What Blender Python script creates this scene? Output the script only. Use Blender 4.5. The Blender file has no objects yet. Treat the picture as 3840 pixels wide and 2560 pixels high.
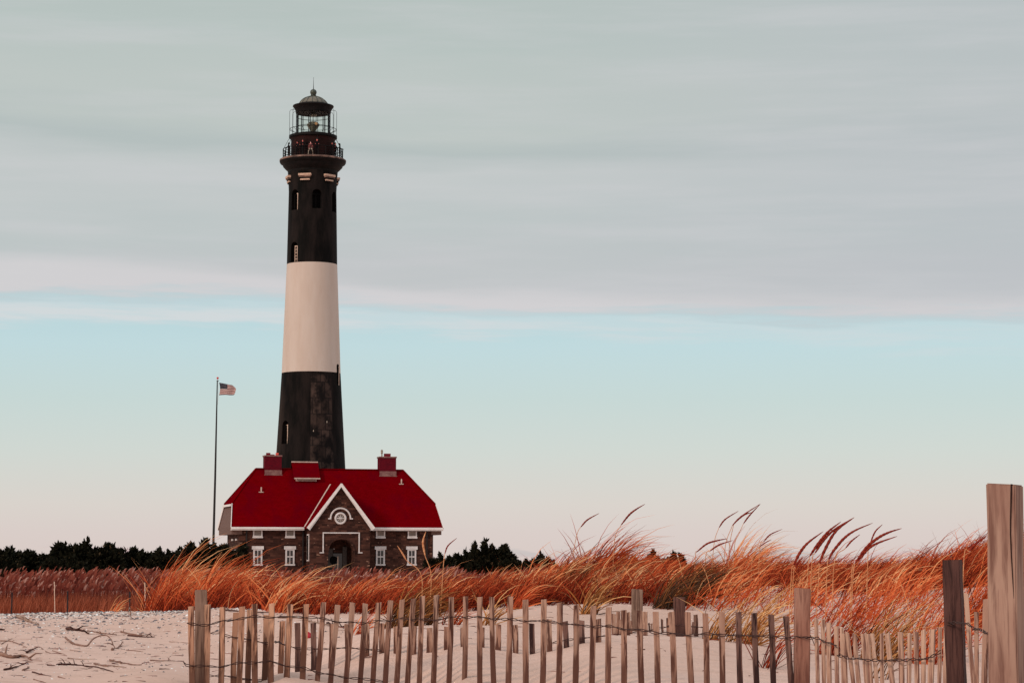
import bpy, bmesh, math, random
import numpy as np
from mathutils import Vector, Matrix
random.seed(7); rng = np.random.default_rng(11)
C = bpy.context.scene.collection
R = math.radians

# ------------------------------------------------------------------ camera, sky, sun
E = 3.0                                   # eye height (m) over the datum
F = 8750.0                                # focal length in photo pixels (photo is 3840 wide)
TILT = math.atan((2110 - 1280) / F)
cam = bpy.data.cameras.new('camera'); cam.lens = F / 3840 * 36; cam.sensor_width = 36
cam.clip_start = 0.1; cam.clip_end = 20000
co = bpy.data.objects.new('camera', cam); C.objects.link(co)
co.location = (0, 0, E); co.rotation_euler = (math.pi / 2 + TILT, 0, 0)
bpy.context.scene.camera = co
sc = bpy.context.scene
sc.view_settings.view_transform = 'Standard'; sc.view_settings.look = 'None'
sc.view_settings.exposure = 0.0; sc.view_settings.gamma = 1.0
sc.cycles.max_bounces = 6; sc.cycles.transparent_max_bounces = 12
SUN_EL, SUN_AZ = R(28), R(225)            # azimuth clockwise from +Y

def lin(c):
    return tuple([(v / 255 / 12.92 if v / 255 <= .04045 else ((v / 255 + .055) / 1.055) ** 2.4) for v in c]) + (1,)

class NT:
    """small helper round a node tree"""
    def __init__(s, tree): s.t = tree; s.n = tree.nodes; s.l = tree.links
    def add(s, typ, **kw):
        n = s.n.new(typ)
        for k, v in kw.items(): setattr(n, k, v)
        return n
    def put(s, sock, v):
        if v is None: return
        if isinstance(v, bpy.types.NodeSocket): s.l.new(v, sock)
        else: sock.default_value = v
    def math(s, op, a, b=None, c=None, clamp=False):
        n = s.add('ShaderNodeMath', operation=op, use_clamp=clamp)
        s.put(n.inputs[0], a); s.put(n.inputs[1], b); s.put(n.inputs[2], c)
        return n.outputs[0]
    def mix(s, f, a, b, blend='MIX'):
        n = s.add('ShaderNodeMix', data_type='RGBA', blend_type=blend)
        s.put(n.inputs[0], f); s.put(n.inputs[6], a); s.put(n.inputs[7], b)
        return n.outputs[2]
    def ramp(s, f, stops, interp='LINEAR'):
        n = s.add('ShaderNodeValToRGB'); cr = n.color_ramp; cr.interpolation = interp
        while len(cr.elements) < len(stops): cr.elements.new(0.5)
        for e, (p, c) in zip(cr.elements, stops):
            e.position = p; e.color = c
        s.put(n.inputs[0], f); return n.outputs[0]
    def noise(s, vec, scale, detail=3, rough=.5, dist=0):
        n = s.add('ShaderNodeTexNoise')
        s.put(n.inputs['Vector'], vec); n.inputs['Scale'].default_value = scale
        n.inputs['Detail'].default_value = detail; n.inputs['Roughness'].default_value = rough
        n.inputs['Distortion'].default_value = dist
        return n.outputs[0]
    def comb(s, x, y, z):
        n = s.add('ShaderNodeCombineXYZ')
        s.put(n.inputs[0], x); s.put(n.inputs[1], y); s.put(n.inputs[2], z); return n.outputs[0]
    def scale(s, vec, xyz):
        n = s.add('ShaderNodeMapping'); s.put(n.inputs[0], vec); n.inputs['Scale'].default_value = xyz
        return n.outputs[0]
    def smooth(s, v, a, b):
        n = s.add('ShaderNodeMapRange', interpolation_type='SMOOTHSTEP')
        s.put(n.inputs[0], v); n.inputs[1].default_value = a; n.inputs[2].default_value = b
        return n.outputs[0]
    def bump(s, h, strength, dist=.02):
        n = s.add('ShaderNodeBump'); n.inputs['Strength'].default_value = strength
        n.inputs['Distance'].default_value = dist; s.put(n.inputs['Height'], h); return n.outputs[0]

world = bpy.data.worlds.new('World'); sc.world = world; world.use_nodes = True
w = NT(world.node_tree); w.n.clear()
tc = w.add('ShaderNodeTexCoord'); sep = w.add('ShaderNodeSeparateXYZ'); w.l.new(tc.outputs['Generated'], sep.inputs[0])
X_, Y_, Z_ = sep.outputs
hyp = w.math('SQRT', w.math('ADD', w.math('MULTIPLY', X_, X_), w.math('MULTIPLY', Y_, Y_)))
tel = w.math('DIVIDE', Z_, w.math('MAXIMUM', hyp, 1e-3))              # tan(elevation)
az = w.math('ARCTAN2', X_, Y_)
wav = w.noise(w.comb(w.math('MULTIPLY', az, 3.0), w.math('MULTIPLY', tel, 26.0), 0.3), 1.0, 5, .55)
wav2 = w.noise(w.comb(w.math('MULTIPLY', az, 7.0), w.math('MULTIPLY', tel, 75.0), 4.3), 1.0, 6, .6)
# clear air near the horizon
sky_n = w.add('ShaderNodeTexSky', sky_type='NISHITA'); sky_n.sun_disc = False
sky_n.sun_elevation = SUN_EL; sky_n.sun_rotation = SUN_AZ
nish = w.mix(1.0, sky_n.outputs[0], (.1, .1, .1, 1), 'MULTIPLY')
clear = w.ramp(w.math('MULTIPLY', tel, 4.0), [
    (0.0, lin((221, 206, 201))), (.05, lin((221, 208, 204))), (.10, lin((220, 213, 207))),
    (.19, lin((210, 217, 212))), (.28, lin((200, 217, 215))), (.37, lin((194, 219, 223))),
    (.45, lin((184, 214, 220))), (1.0, lin((178, 206, 215)))])
clear = w.mix(.08, clear, nish)
# thin streaky cloud sheet above
base = w.ramp(w.math('ADD', w.math('MULTIPLY', tel, 3.0), w.math('MULTIPLY', w.math('SUBTRACT', wav, .5), .30)), [
    (.28, lin((203, 203, 205))), (.36, lin((194, 197, 199))), (.43, lin((189, 197, 197))), (.48, lin((196, 201, 201))),
    (.54, lin((181, 191, 190))), (.60, lin((190, 198, 195))), (.70, lin((184, 195, 192))), (.85, lin((181, 192, 189))), (1.0, lin((170, 180, 182)))])
lav = w.mix(w.smooth(az, -.05, .22), base, lin((186, 191, 196)))
lav = w.mix(.55, base, lav)
streak = w.smooth(wav2, .40, .75)
cloud = w.mix(w.math('MULTIPLY', streak, .38), lav, lin((207, 207, 210)))
edge = w.math('ADD', tel, w.math('MULTIPLY', az, .030))
edge = w.math('ADD', edge, w.math('MULTIPLY', w.math('SUBTRACT', wav, .5), .030))
fil = w.noise(w.comb(w.math('MULTIPLY', az, 16.0), w.math('MULTIPLY', w.math('ADD', tel, w.math('MULTIPLY', az, .02)), 190.0), 2.2), 1.0, 6, .62)
edge2 = w.math('ADD', w.math('ADD', edge, w.math('MULTIPLY', w.math('SUBTRACT', wav2, .5), .020)), w.math('MULTIPLY', w.math('SUBTRACT', fil, .5), .010))
rim = w.math('MULTIPLY', w.smooth(edge2, .1055, .1125), w.math('SUBTRACT', 1.0, w.smooth(w.math('SUBTRACT', edge, w.math('MULTIPLY', w.math('SUBTRACT', 1.0, w.smooth(az, -.21, -.02)), .009)), .1105, .1195)))
cloud = w.mix(w.math('MULTIPLY', rim, .70), cloud, lin((214, 211, 213)))
mask = w.smooth(edge2, .1040, .1125)
# thin pale wisps hanging under the sheet, fading to the right
wisp = w.math('MULTIPLY', w.smooth(edge2, .0925, .0990), w.math('SUBTRACT', 1.0, w.smooth(edge2, .1035, .1085)))
wisp = w.math('MULTIPLY', wisp, w.math('SUBTRACT', 1.0, w.math('MULTIPLY', w.smooth(az, -.08, .17), .5)))
wisp = w.math('MULTIPLY', wisp, w.math('ADD', .45, w.math('MULTIPLY', w.smooth(fil, .38, .62), .55)))
col = w.mix(w.math('MULTIPLY', wisp, .90), clear, lin((212, 217, 219)))
col = w.mix(mask, col, cloud)
# low far cumulus near the horizon
puff = w.noise(w.comb(w.math('MULTIPLY', az, 26.0), w.math('MULTIPLY', tel, 160.0), 9.1), 1.0, 3, .5)
pm = w.math('MULTIPLY', w.smooth(puff, .52, .62), w.math('MULTIPLY', w.smooth(tel, .0, .002), w.math('SUBTRACT', 1.0, w.smooth(tel, .004, .0085))))
pc = w.mix(w.smooth(wav2, .42, .6), lin((190, 186, 186)), lin((224, 184, 184)))
col = w.mix(w.math('MULTIPLY', pm, .55), col, pc)
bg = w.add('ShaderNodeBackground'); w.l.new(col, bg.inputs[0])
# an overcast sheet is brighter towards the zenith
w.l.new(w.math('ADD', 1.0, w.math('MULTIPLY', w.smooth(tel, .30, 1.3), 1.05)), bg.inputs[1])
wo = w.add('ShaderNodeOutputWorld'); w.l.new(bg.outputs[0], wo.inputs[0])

sun = bpy.data.lights.new('sun', 'SUN'); sun.energy = 1.9; sun.angle = R(9); sun.color = (1.0, .80, .66)
so = bpy.data.objects.new('sun', sun); C.objects.link(so)
sd = Vector((math.sin(SUN_AZ) * math.cos(SUN_EL), math.cos(SUN_AZ) * math.cos(SUN_EL), math.sin(SUN_EL)))
so.rotation_euler = sd.to_track_quat('Z', 'Y').to_euler(); so.location = sd * 50

# ------------------------------------------------------------------ helpers
def at(px, py, Y):
    """world point seen at photo pixel (px, py) at distance Y"""
    x = (px - 1920) / F; y = (1280 - py) / F; ct, st = math.cos(TILT), math.sin(TILT)
    dy = ct - y * st; dz = st + y * ct
    return Vector((x / dy * Y, Y, E + dz / dy * Y))

def tag(o, label=None, cat=None, group=None, kind=None):
    if label: o['label'] = label
    if cat: o['category'] = cat
    if group: o['group'] = group
    if kind: o['kind'] = kind
    return o

def empty(name, loc, rz=0):
    o = bpy.data.objects.new(name, None); C.objects.link(o); o.location = loc; o.rotation_euler = (0, 0, rz)
    o.empty_display_size = .2
    return o

class MB:
    def __init__(s): s.v = []; s.f = []; s.m = []
    def add(s, vs, fs, mi=0):
        o = len(s.v); s.v += [tuple(v) for v in vs]; s.f += [tuple(i + o for i in f) for f in fs]; s.m += [mi] * len(fs); return s
    def box(s, x0, x1, y0, y1, z0, z1, mi=0):
        return s.add([(x0, y0, z0), (x1, y0, z0), (x1, y1, z0), (x0, y1, z0), (x0, y0, z1), (x1, y0, z1), (x1, y1, z1), (x0, y1, z1)],
                     [(3, 2, 1, 0), (4, 5, 6, 7), (0, 1, 5, 4), (1, 2, 6, 5), (2, 3, 7, 6), (3, 0, 4, 7)], mi)
    def prism(s, pts, d, mi=0):
        """planar polygon extruded along vector d"""
        n = len(pts); d = Vector(d); a = [Vector(p) for p in pts]; b = [p + d for p in a]
        return s.add(a + b, [tuple(range(n - 1, -1, -1)), tuple(range(n, 2 * n))] + [(i, (i + 1) % n, n + (i + 1) % n, n + i) for i in range(n)], mi)
    def bar(s, a, b, wd, ht, mi=0, up=(0, 0, 1)):
        a = Vector(a); b = Vector(b); t = (b - a).normalized(); u = Vector(up)
        if abs(t.dot(u)) > .95: u = Vector((0, 1, 0))
        sx = t.cross(u).normalized() * wd / 2; sz = sx.cross(t).normalized() * ht / 2
        vs = [p + i * sx + j * sz for p in (a, b) for i, j in ((-1, -1), (1, -1), (1, 1), (-1, 1))]
        return s.add(vs, [(3, 2, 1, 0), (4, 5, 6, 7), (0, 1, 5, 4), (1, 2, 6, 5), (2, 3, 7, 6), (3, 0, 4, 7)], mi)
    def tube(s, pts, rad, n=6, mi=0, closed=False):
        pts = [Vector(p) for p in pts]; k = len(pts)
        if not hasattr(rad, '__len__'): rad = [rad] * k
        o = []; prev = None
        for i, p in enumerate(pts):
            t = (pts[(i + 1) % k] - pts[i - 1]) if closed else (pts[min(i + 1, k - 1)] - pts[max(i - 1, 0)])
            t = t.normalized() if t.length > 1e-9 else Vector((0, 0, 1))
            if prev is None:
                prev = t.orthogonal().normalized()
            prev = (prev - t * prev.dot(t)); prev = prev.normalized() if prev.length > 1e-6 else t.orthogonal().normalized()
            q = t.cross(prev)
            o += [p + (prev * math.cos(2 * math.pi * j / n) + q * math.sin(2 * math.pi * j / n)) * rad[i] for j in range(n)]
        fs = []
        for i in range(k if closed else k - 1):
            a = i * n; b = ((i + 1) % k) * n
            fs += [(a + j, a + (j + 1) % n, b + (j + 1) % n, b + j) for j in range(n)]
        if not closed: fs += [tuple(range(n - 1, -1, -1)), tuple(range((k - 1) * n, k * n))]
        return s.add(o, fs, mi)
    def lathe(s, prof, n=64, mi=0, c=(0, 0), mis=None, caps=True):
        """prof: list of (r, z) from the bottom up; closed by end caps"""
        vs = []; k = len(prof)
        for r, z in prof: vs += [(c[0] + r * math.cos(2 * math.pi * j / n), c[1] + r * math.sin(2 * math.pi * j / n), z) for j in range(n)]
        fs = []; ms = []
        for i in range(k - 1):
            fs += [(i * n + j, i * n + (j + 1) % n, (i + 1) * n + (j + 1) % n, (i + 1) * n + j) for j in range(n)]
            ms += [mis[i] if mis else mi] * n
        if caps:
            fs += [tuple(range(n - 1, -1, -1)), tuple(range((k - 1) * n, k * n))]; ms += [ms[0], ms[-1]]
        o = len(s.v); s.v += vs; s.f += [tuple(i + o for i in f) for f in fs]; s.m += ms; return s
    def build(s, name, mats, parent=None, smooth=False):
        me = bpy.data.meshes.new(name); me.from_pydata([tuple(v) for v in s.v], [], s.f)
        mats = mats if isinstance(mats, (list, tuple)) else [mats]
        for m in mats: me.materials.append(m)
        me.polygons.foreach_set('material_index', s.m)
        if smooth: me.polygons.foreach_set('use_smooth', [True] * len(s.f))
        me.update()
        o = bpy.data.objects.new(name, me); C.objects.link(o)
        if parent: o.parent = parent
        return o

def auto_smooth(o, deg=35):
    bm = bmesh.new(); bm.from_mesh(o.data); bmesh.ops.recalc_face_normals(bm, faces=bm.faces)
    for f in bm.faces: f.smooth = True
    for e in bm.edges:
        if len(e.link_faces) != 2 or e.calc_face_angle(0) > R(deg): e.smooth = False
    bm.to_mesh(o.data); bm.free(); return o

def bevel(o, wd, seg=1, deg=30):
    bm = bmesh.new(); bm.from_mesh(o.data); bmesh.ops.recalc_face_normals(bm, faces=bm.faces)
    es = [e for e in bm.edges if len(e.link_faces) == 2 and e.calc_face_angle(0) > R(deg)]
    bmesh.ops.bevel(bm, geom=es, offset=wd, segments=seg, affect='EDGES', clamp_overlap=True)
    bm.to_mesh(o.data); bm.free(); return o

def cut(o, cutter_mb):
    """boolean difference, baked into the mesh"""
    c = cutter_mb.build('cutter', list(o.data.materials), o.parent)
    for b in (o, c):
        bm = bmesh.new(); bm.from_mesh(b.data); bmesh.ops.recalc_face_normals(bm, faces=bm.faces); bm.to_mesh(b.data); bm.free()
    md = o.modifiers.new('cut', 'BOOLEAN'); md.object = c; md.operation = 'DIFFERENCE'; md.solver = 'EXACT'
    bpy.context.view_layer.update()
    dg = bpy.context.evaluated_depsgraph_get(); me = bpy.data.meshes.new_from_object(o.evaluated_get(dg))
    o.modifiers.clear(); o.data = me
    bpy.data.objects.remove(c, do_unlink=True); return o

def material(name, col, rough=.8, spec=.3, build=None, metal=0.0):
    m = bpy.data.materials.new(name); m.use_nodes = True; t = NT(m.node_tree)
    b = t.n['Principled BSDF']; b.inputs['Roughness'].default_value = rough
    b.inputs['Specular IOR Level'].default_value = spec; b.inputs['Metallic'].default_value = metal
    b.inputs['Base Color'].default_value = col if len(col) == 4 else tuple(col) + (1,)
    if build:
        r = build(t)
        if isinstance(r, tuple):
            t.put(b.inputs['Base Color'], r[0]); t.put(b.inputs['Normal'], r[1])
            if len(r) > 2: t.put(b.inputs['Roughness'], r[2])
        else: t.put(b.inputs['Base Color'], r)
    return m

def coord(t, which='Object'): return t.add('ShaderNodeTexCoord').outputs[which]
def rnd(t): return t.add('ShaderNodeObjectInfo').outputs['Random']

def worn(c1, c2, sc_=2.0, bumps=.1, stretch=(1, 1, 1)):
    def f(t):
        v = t.scale(coord(t), stretch); n = t.noise(v, sc_, 6, .6); n2 = t.noise(v, sc_ * 9, 3, .6)
        k = t.math('ADD', t.math('MULTIPLY', n, .7), t.math('MULTIPLY', n2, .3))
        return t.mix(t.smooth(k, .35, .65), c1, c2), t.bump(n2, bumps, .01)
    return f

# ------------------------------------------------------------------ materials
def sand_nodes(t):
    v = t.add('ShaderNodeNewGeometry').outputs['Position']
    big = t.noise(v, .35, 4, .5); mid = t.noise(t.scale(v, (1, 2.2, 1)), 3.0, 5, .6); fine = t.noise(v, 60, 3, .7); grain = t.noise(v, 260, 2, .6)
    c = t.mix(t.smooth(big, .3, .7), (.61, .398, .325, 1), (.67, .455, .385, 1))
    c = t.mix(t.math('MULTIPLY', t.smooth(mid, .45, .72), .35), c, (.46, .285, .215, 1))
    c = t.mix(t.math('MULTIPLY', t.smooth(fine, .58, .72), .35), c, (.30, .2, .15, 1))
    c = t.mix(t.math('MULTIPLY', t.smooth(grain, .62, .72), .5), c, (.78, .66, .58, 1))
    h = t.math('ADD', t.math('MULTIPLY', mid, 1.0), t.math('MULTIPLY', fine, .28))
    return c, t.bump(h, .8, .06)
M = {}
M['sand'] = material('sand', (.5, .4, .3), .95, .1, sand_nodes)

def wood_nodes(light, mid_, dark, stain=.6, g=1.0):
    lo_, hi_ = (.44, .74) if g < 1 else (.49, .61)
    def f(t):
        oi = rnd(t); v = coord(t); gen = coord(t, 'Generated')
        off = t.comb(t.math('MULTIPLY', oi, 37.0), t.math('MULTIPLY', oi, 91.0), t.math('MULTIPLY', oi, 13.0))
        ad = t.add('ShaderNodeVectorMath', operation='ADD'); t.l.new(v, ad.inputs[0]); t.l.new(off, ad.inputs[1]); v = ad.outputs[0]
        grain = t.noise(t.scale(v, (g * 60, g * 60, g * 2.2)), 1.0, 5, .65, .8)
        streak = t.noise(t.scale(v, (38, 38, 3.2)), 1.0, 4, .6, .5)
        blot = t.noise(t.scale(v, (9, 9, 2.2)), 1.0, 4, .6)
        c = t.mix(t.smooth(blot, .3, .7), light, mid_)
        c = t.mix(t.math('MULTIPLY', oi, .5), c, mid_)
        c = t.mix(t.math('MULTIPLY', t.smooth(grain, .52, .68), .7), c, dark)
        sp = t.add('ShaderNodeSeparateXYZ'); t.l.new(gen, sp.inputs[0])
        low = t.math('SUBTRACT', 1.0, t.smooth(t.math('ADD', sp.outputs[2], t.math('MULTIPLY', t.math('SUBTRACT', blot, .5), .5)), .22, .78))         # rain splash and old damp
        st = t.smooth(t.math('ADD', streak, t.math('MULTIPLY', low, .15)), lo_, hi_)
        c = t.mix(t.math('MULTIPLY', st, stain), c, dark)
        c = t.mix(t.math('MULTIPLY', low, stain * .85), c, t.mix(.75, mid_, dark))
        return c, t.bump(grain, .5, .004)
    return f
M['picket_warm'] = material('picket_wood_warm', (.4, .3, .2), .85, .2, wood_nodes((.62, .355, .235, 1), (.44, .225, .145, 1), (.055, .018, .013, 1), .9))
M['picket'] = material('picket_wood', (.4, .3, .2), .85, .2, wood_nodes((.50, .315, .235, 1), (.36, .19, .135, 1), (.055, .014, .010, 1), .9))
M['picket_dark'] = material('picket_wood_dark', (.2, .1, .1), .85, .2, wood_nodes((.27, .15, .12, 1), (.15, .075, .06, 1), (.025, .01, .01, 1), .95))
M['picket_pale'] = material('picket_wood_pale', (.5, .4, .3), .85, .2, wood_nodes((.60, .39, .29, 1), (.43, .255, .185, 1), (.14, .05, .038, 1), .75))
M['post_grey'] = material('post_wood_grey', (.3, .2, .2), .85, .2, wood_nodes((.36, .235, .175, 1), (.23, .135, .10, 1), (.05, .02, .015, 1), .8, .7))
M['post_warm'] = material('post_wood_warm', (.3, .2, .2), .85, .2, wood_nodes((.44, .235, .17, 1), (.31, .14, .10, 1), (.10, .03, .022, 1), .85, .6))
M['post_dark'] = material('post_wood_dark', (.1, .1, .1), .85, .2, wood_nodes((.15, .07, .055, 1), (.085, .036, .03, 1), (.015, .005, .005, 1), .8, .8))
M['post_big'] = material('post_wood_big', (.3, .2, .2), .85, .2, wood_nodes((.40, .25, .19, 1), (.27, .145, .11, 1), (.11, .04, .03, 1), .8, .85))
M['split'] = material('dark_crack', (.03, .014, .012), .9, .1)
M['wire'] = material('rusty_wire', (.05, .025, .022), .7, .3, worn((.022, .010, .009, 1), (.06, .02, .015, 1), 60))
M['drift'] = material('driftwood', (.2, .1, .1), .9, .1, worn((.16, .085, .065, 1), (.30, .17, .13, 1), 9, .3))
M['drift_dark'] = material('driftwood_dark', (.1, .05, .04), .9, .1, worn((.05, .022, .018, 1), (.11, .05, .04, 1), 12, .3))
M['drift_pale'] = material('driftwood_pale', (.4, .3, .25), .9, .1, worn((.40, .28, .22, 1), (.2, .11, .085, 1), 12, .3))

def attr_mat(name, stops, rough=.7, spec=.2, transl=0.0, attr='tint'):
    m = bpy.data.materials.new(name); m.use_nodes = True; t = NT(m.node_tree); b = t.n['Principled BSDF']
    a = t.add('ShaderNodeAttribute', attribute_name=attr)
    c = t.ramp(a.outputs['Fac'], stops); t.l.new(c, b.inputs['Base Color'])
    b.inputs['Roughness'].default_value = rough; b.inputs['Specular IOR Level'].default_value = spec
    if transl > 0:
        tr = t.add('ShaderNodeBsdfTranslucent'); t.l.new(c, tr.inputs[0]); mx = t.add('ShaderNodeMixShader'); mx.inputs[0].default_value = transl
        out = t.n['Material Output']; t.l.new(b.outputs[0], mx.inputs[1]); t.l.new(tr.outputs[0], mx.inputs[2]); t.l.new(mx.outputs[0], out.inputs[0])
    return m
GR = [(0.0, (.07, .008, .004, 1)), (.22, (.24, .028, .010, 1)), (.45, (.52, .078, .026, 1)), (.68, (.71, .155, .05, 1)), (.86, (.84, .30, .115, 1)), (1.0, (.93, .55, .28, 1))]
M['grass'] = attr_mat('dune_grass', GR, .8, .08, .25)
M['grass_olive'] = attr_mat('olive_grass', [(0.0, (.03, .012, .004, 1)), (.35, (.14, .045, .010, 1)), (.65, (.42, .15, .035, 1)), (1.0, (.88, .50, .22, 1))], .6, .25, .25)
M['grass_low'] = attr_mat('low_marsh_grass', [(0.0, (.10, .02, .007, 1)), (.5, (.25, .055, .026, 1)), (1.0, (.45, .135, .075, 1))], .8, .1, .2)
M['reed'] = attr_mat('reed', [(0.0, (.045, .009, .008, 1)), (.5, (.15, .027, .018, 1)), (.85, (.25, .068, .045, 1)), (1.0, (.42, .22, .18, 1))], .8, .1, .2)
M['bush'] = attr_mat('juniper_foliage', [(0.0, (.005, .005, .003, 1)), (.6, (.012, .011, .006, 1)), (.92, (.03, .022, .012, 1)), (1.0, (.14, .09, .05, 1))], .9, .05)
M['bark'] = material('juniper_bark', (.05, .03, .02), .9, .1, worn((.05, .03, .02, 1), (.09, .05, .04, 1), 6, .3))
M['pebble'] = attr_mat('shells_and_pebbles', [(0.0, (.04, .03, .034, 1)), (.40, (.13, .10, .105, 1)), (.44, (.40, .30, .26, 1)), (.7, (.62, .50, .44, 1)), (1.0, (.86, .83, .82, 1))], .6, .3)
M['stone_d'] = material('dark_stone', (.1, .1, .1), .7, .3, worn((.09, .07, .075, 1), (.20, .17, .175, 1), 20, .3))
M['seed'] = material('seed_head', (.25, .05, .04), .9, .1, worn((.12, .006, .008, 1), (.34, .05, .024, 1), 60, .5))
M['stem'] = material('dry_stem', (.5, .25, .12), .8, .2, worn((.45, .16, .07, 1), (.7, .36, .18, 1), 30, .1))

# tower and house
def black_paint(t):
    v = coord(t); sp = t.add('ShaderNodeSeparateXYZ'); t.l.new(v, sp.inputs[0])
    an = t.math('ARCTAN2', sp.outputs[0], t.math('MULTIPLY', sp.outputs[1], -1.0))        # 0 faces the viewer
    st = t.noise(t.scale(v, (.9, .9, .22)), 1.0, 5, .6); fi = t.noise(t.scale(v, (3, 3, 1.2)), 1.0, 5, .65)
    c = t.mix(t.smooth(st, .35, .68), (.0022, .0018, .0016, 1), (.0150, .0100, .0090, 1))
    c = t.mix(t.math('MULTIPLY', t.smooth(fi, .5, .75), .4), c, (.015, .010, .009, 1))
    # rough bare patches where the render coat was replaced, on one strip of the lower tower
    inz = t.math('SUBTRACT', 1.0, t.smooth(sp.outputs[2], 21.6, 22.0))
    ang = t.math('MULTIPLY', t.smooth(an, .06, .10), t.math('SUBTRACT', 1.0, t.smooth(an, .78, .84)))
    br = t.add('ShaderNodeTexBrick'); t.l.new(t.comb(t.math('MULTIPLY', an, 4.2), sp.outputs[2], 0.0), br.inputs[0])
    br.inputs['Scale'].default_value = 1.0; br.inputs['Brick Width'].default_value = 1.15; br.inputs['Row Height'].default_value = 1.75
    br.inputs['Mortar Size'].default_value = .06; br.inputs['Mortar Smooth'].default_value = .6
    br.inputs['Color1'].default_value = (.070, .044, .036, 1); br.inputs['Color2'].default_value = (.022, .014, .012, 1); br.inputs['Mortar'].default_value = (.008, .006, .006, 1)
    pt = t.noise(t.scale(v, (.9, .9, .7)), 1.0, 5, .7)
    pc = t.mix(t.smooth(pt, .40, .62), (.007, .005, .005, 1), br.outputs[0])
    c = t.mix(t.math('MULTIPLY', inz, ang), c, pc)
    lh = t.math('MULTIPLY', t.math('SUBTRACT', 1.0, t.smooth(an, -1.25, -.75)), t.math('SUBTRACT', 1.0, t.smooth(sp.outputs[2], 17, 21)))
    c = t.mix(t.math('MULTIPLY', lh, t.smooth(st, .3, .6)), c, (.030, .019, .015, 1))
    # little white chips
    vo = t.add('ShaderNodeTexVoronoi'); t.l.new(t.comb(t.math('MULTIPLY', an, 4.0), t.math('MULTIPLY', sp.outputs[2], .34), 0.0), vo.inputs['Vector']); vo.inputs['Scale'].default_value = 1.1
    chip = t.math('LESS_THAN', vo.outputs['Distance'], .05)
    pick = t.add('ShaderNodeSeparateXYZ'); t.l.new(vo.outputs['Color'], pick.inputs[0])
    chip = t.math('MULTIPLY', chip, t.math('GREATER_THAN', pick.outputs[0], .62))
    chip = t.math('MULTIPLY', chip, t.math('GREATER_THAN', an, -.1))
    c = t.mix(chip, c, (.62, .50, .40, 1))
    return c, t.bump(fi, .25, .04)
def white_paint(t):
    v = coord(t); st = t.noise(t.scale(v, (.7, .7, .12)), 1.0, 6, .6); fi = t.noise(t.scale(v, (2.5, 2.5, .5)), 1.0, 5, .6)
    c = t.mix(t.smooth(st, .3, .7), (.50, .395, .335, 1), (.545, .45, .395, 1))
    c = t.mix(t.math('MULTIPLY', t.smooth(fi, .56, .78), .35), c, (.42, .31, .255, 1))
    return c, t.bump(fi, .15, .03)
M['tower_black'] = material('tower_black_paint', (.02, .02, .02), .75, .08, black_paint)
M['tower_white'] = material('tower_white_paint', (.6, .5, .45), .7, .3, white_paint)
M['iron'] = material('black_iron', (.012, .010, .010), .65, .12, worn((.002, .002, .002, 1), (.008, .005, .005, 1), 2))
M['watch'] = material('watch_room_paint', (.03, .012, .011), .7, .1, worn((.008, .0035, .0035, 1), (.028, .009, .008, 1), .8))
M['rim'] = material('weathered_deck_rim', (.1, .05, .04), .7, .3, worn((.045, .024, .019, 1), (.27, .155, .12, 1), 1.3, .2))
M['copper'] = material('dome_copper', (.1, .1, .08), .55, .4, worn((.06, .05, .034, 1), (.17, .14, .105, 1), 1.5, .1))
M['ballm'] = material('ball_copper', (.03, .04, .03), .4, .5, worn((.015, .02, .014, 1), (.05, .06, .04, 1), 2))
M['lintel'] = material('pale_lintel', (.5, .33, .25), .8, .2, worn((.42, .27, .20, 1), (.62, .42, .32, 1), 3, .2))
M['framew'] = material('window_frame_white', (.75, .71, .70), .6, .3, worn((.52, .47, .46, 1), (.68, .64, .64, 1), 2, .05))
M['framet'] = material('window_frame_tan', (.6, .45, .36), .7, .3, worn((.5, .34, .26, 1), (.72, .54, .43, 1), 4, .05))
M['pane'] = material('window_pane', (.02, .017, .017), .08, .6)
M['pane2'] = material('window_blind', (.16, .13, .11), .5, .4, worn((.13, .10, .085, 1), (.26, .21, .18, 1), 2, .1, (1, 1, 12)))
M['beacon'] = material('beacon_metal', (.1, .1, .08), .4, .5, worn((.09, .085, .065, 1), (.24, .22, .17, 1), 3))
M['amber'] = material('beacon_lens', (.85, .45, .2), .25, .6)
M['black'] = material('dark_interior', (.004, .003, .003), .9, .1)
def stone(t):
    v = coord(t); sp = t.add('ShaderNodeSeparateXYZ'); t.l.new(v, sp.inputs[0])
    u = t.math('ADD', sp.outputs[0], t.math('MULTIPLY', sp.outputs[1], 1.0))
    wob = t.math('MULTIPLY', t.math('SUBTRACT', t.noise(v, 1.4, 3), .5), .22)
    br = t.add('ShaderNodeTexBrick'); t.l.new(t.comb(u, t.math('ADD', sp.outputs[2], wob), 0.0), br.inputs[0])
    br.inputs['Scale'].default_value = 1.0; br.inputs['Brick Width'].default_value = .58; br.inputs['Row Height'].default_value = .21
    br.inputs['Mortar Size'].default_value = .014; br.inputs['Mortar Smooth'].default_value = .3; br.inputs['Bias'].default_value = -.15
    br.inputs['Color1'].default_value = (.030, .0115, .0085, 1); br.inputs['Color2'].default_value = (.115, .046, .032, 1); br.inputs['Mortar'].default_value = (.055, .024, .018, 1)
    big = t.noise(v, .55, 4, .6); c = t.mix(t.smooth(big, .35, .7), br.outputs[0], (.020, .008, .006, 1))
    c = t.mix(.45, br.outputs[0], c)
    odd = t.noise(t.scale(t.comb(u, sp.outputs[2], 0.0), (1.6, 3.6, 1)), 1.3, 1, .3)
    c = t.mix(t.smooth(odd, .70, .74), c, (.25, .14, .10, 1))
    return c, t.bump(br.outputs['Fac'], -.5, .03)
M['stone'] = material('brown_stone', (.05, .03, .02), .9, .15, stone)
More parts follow.
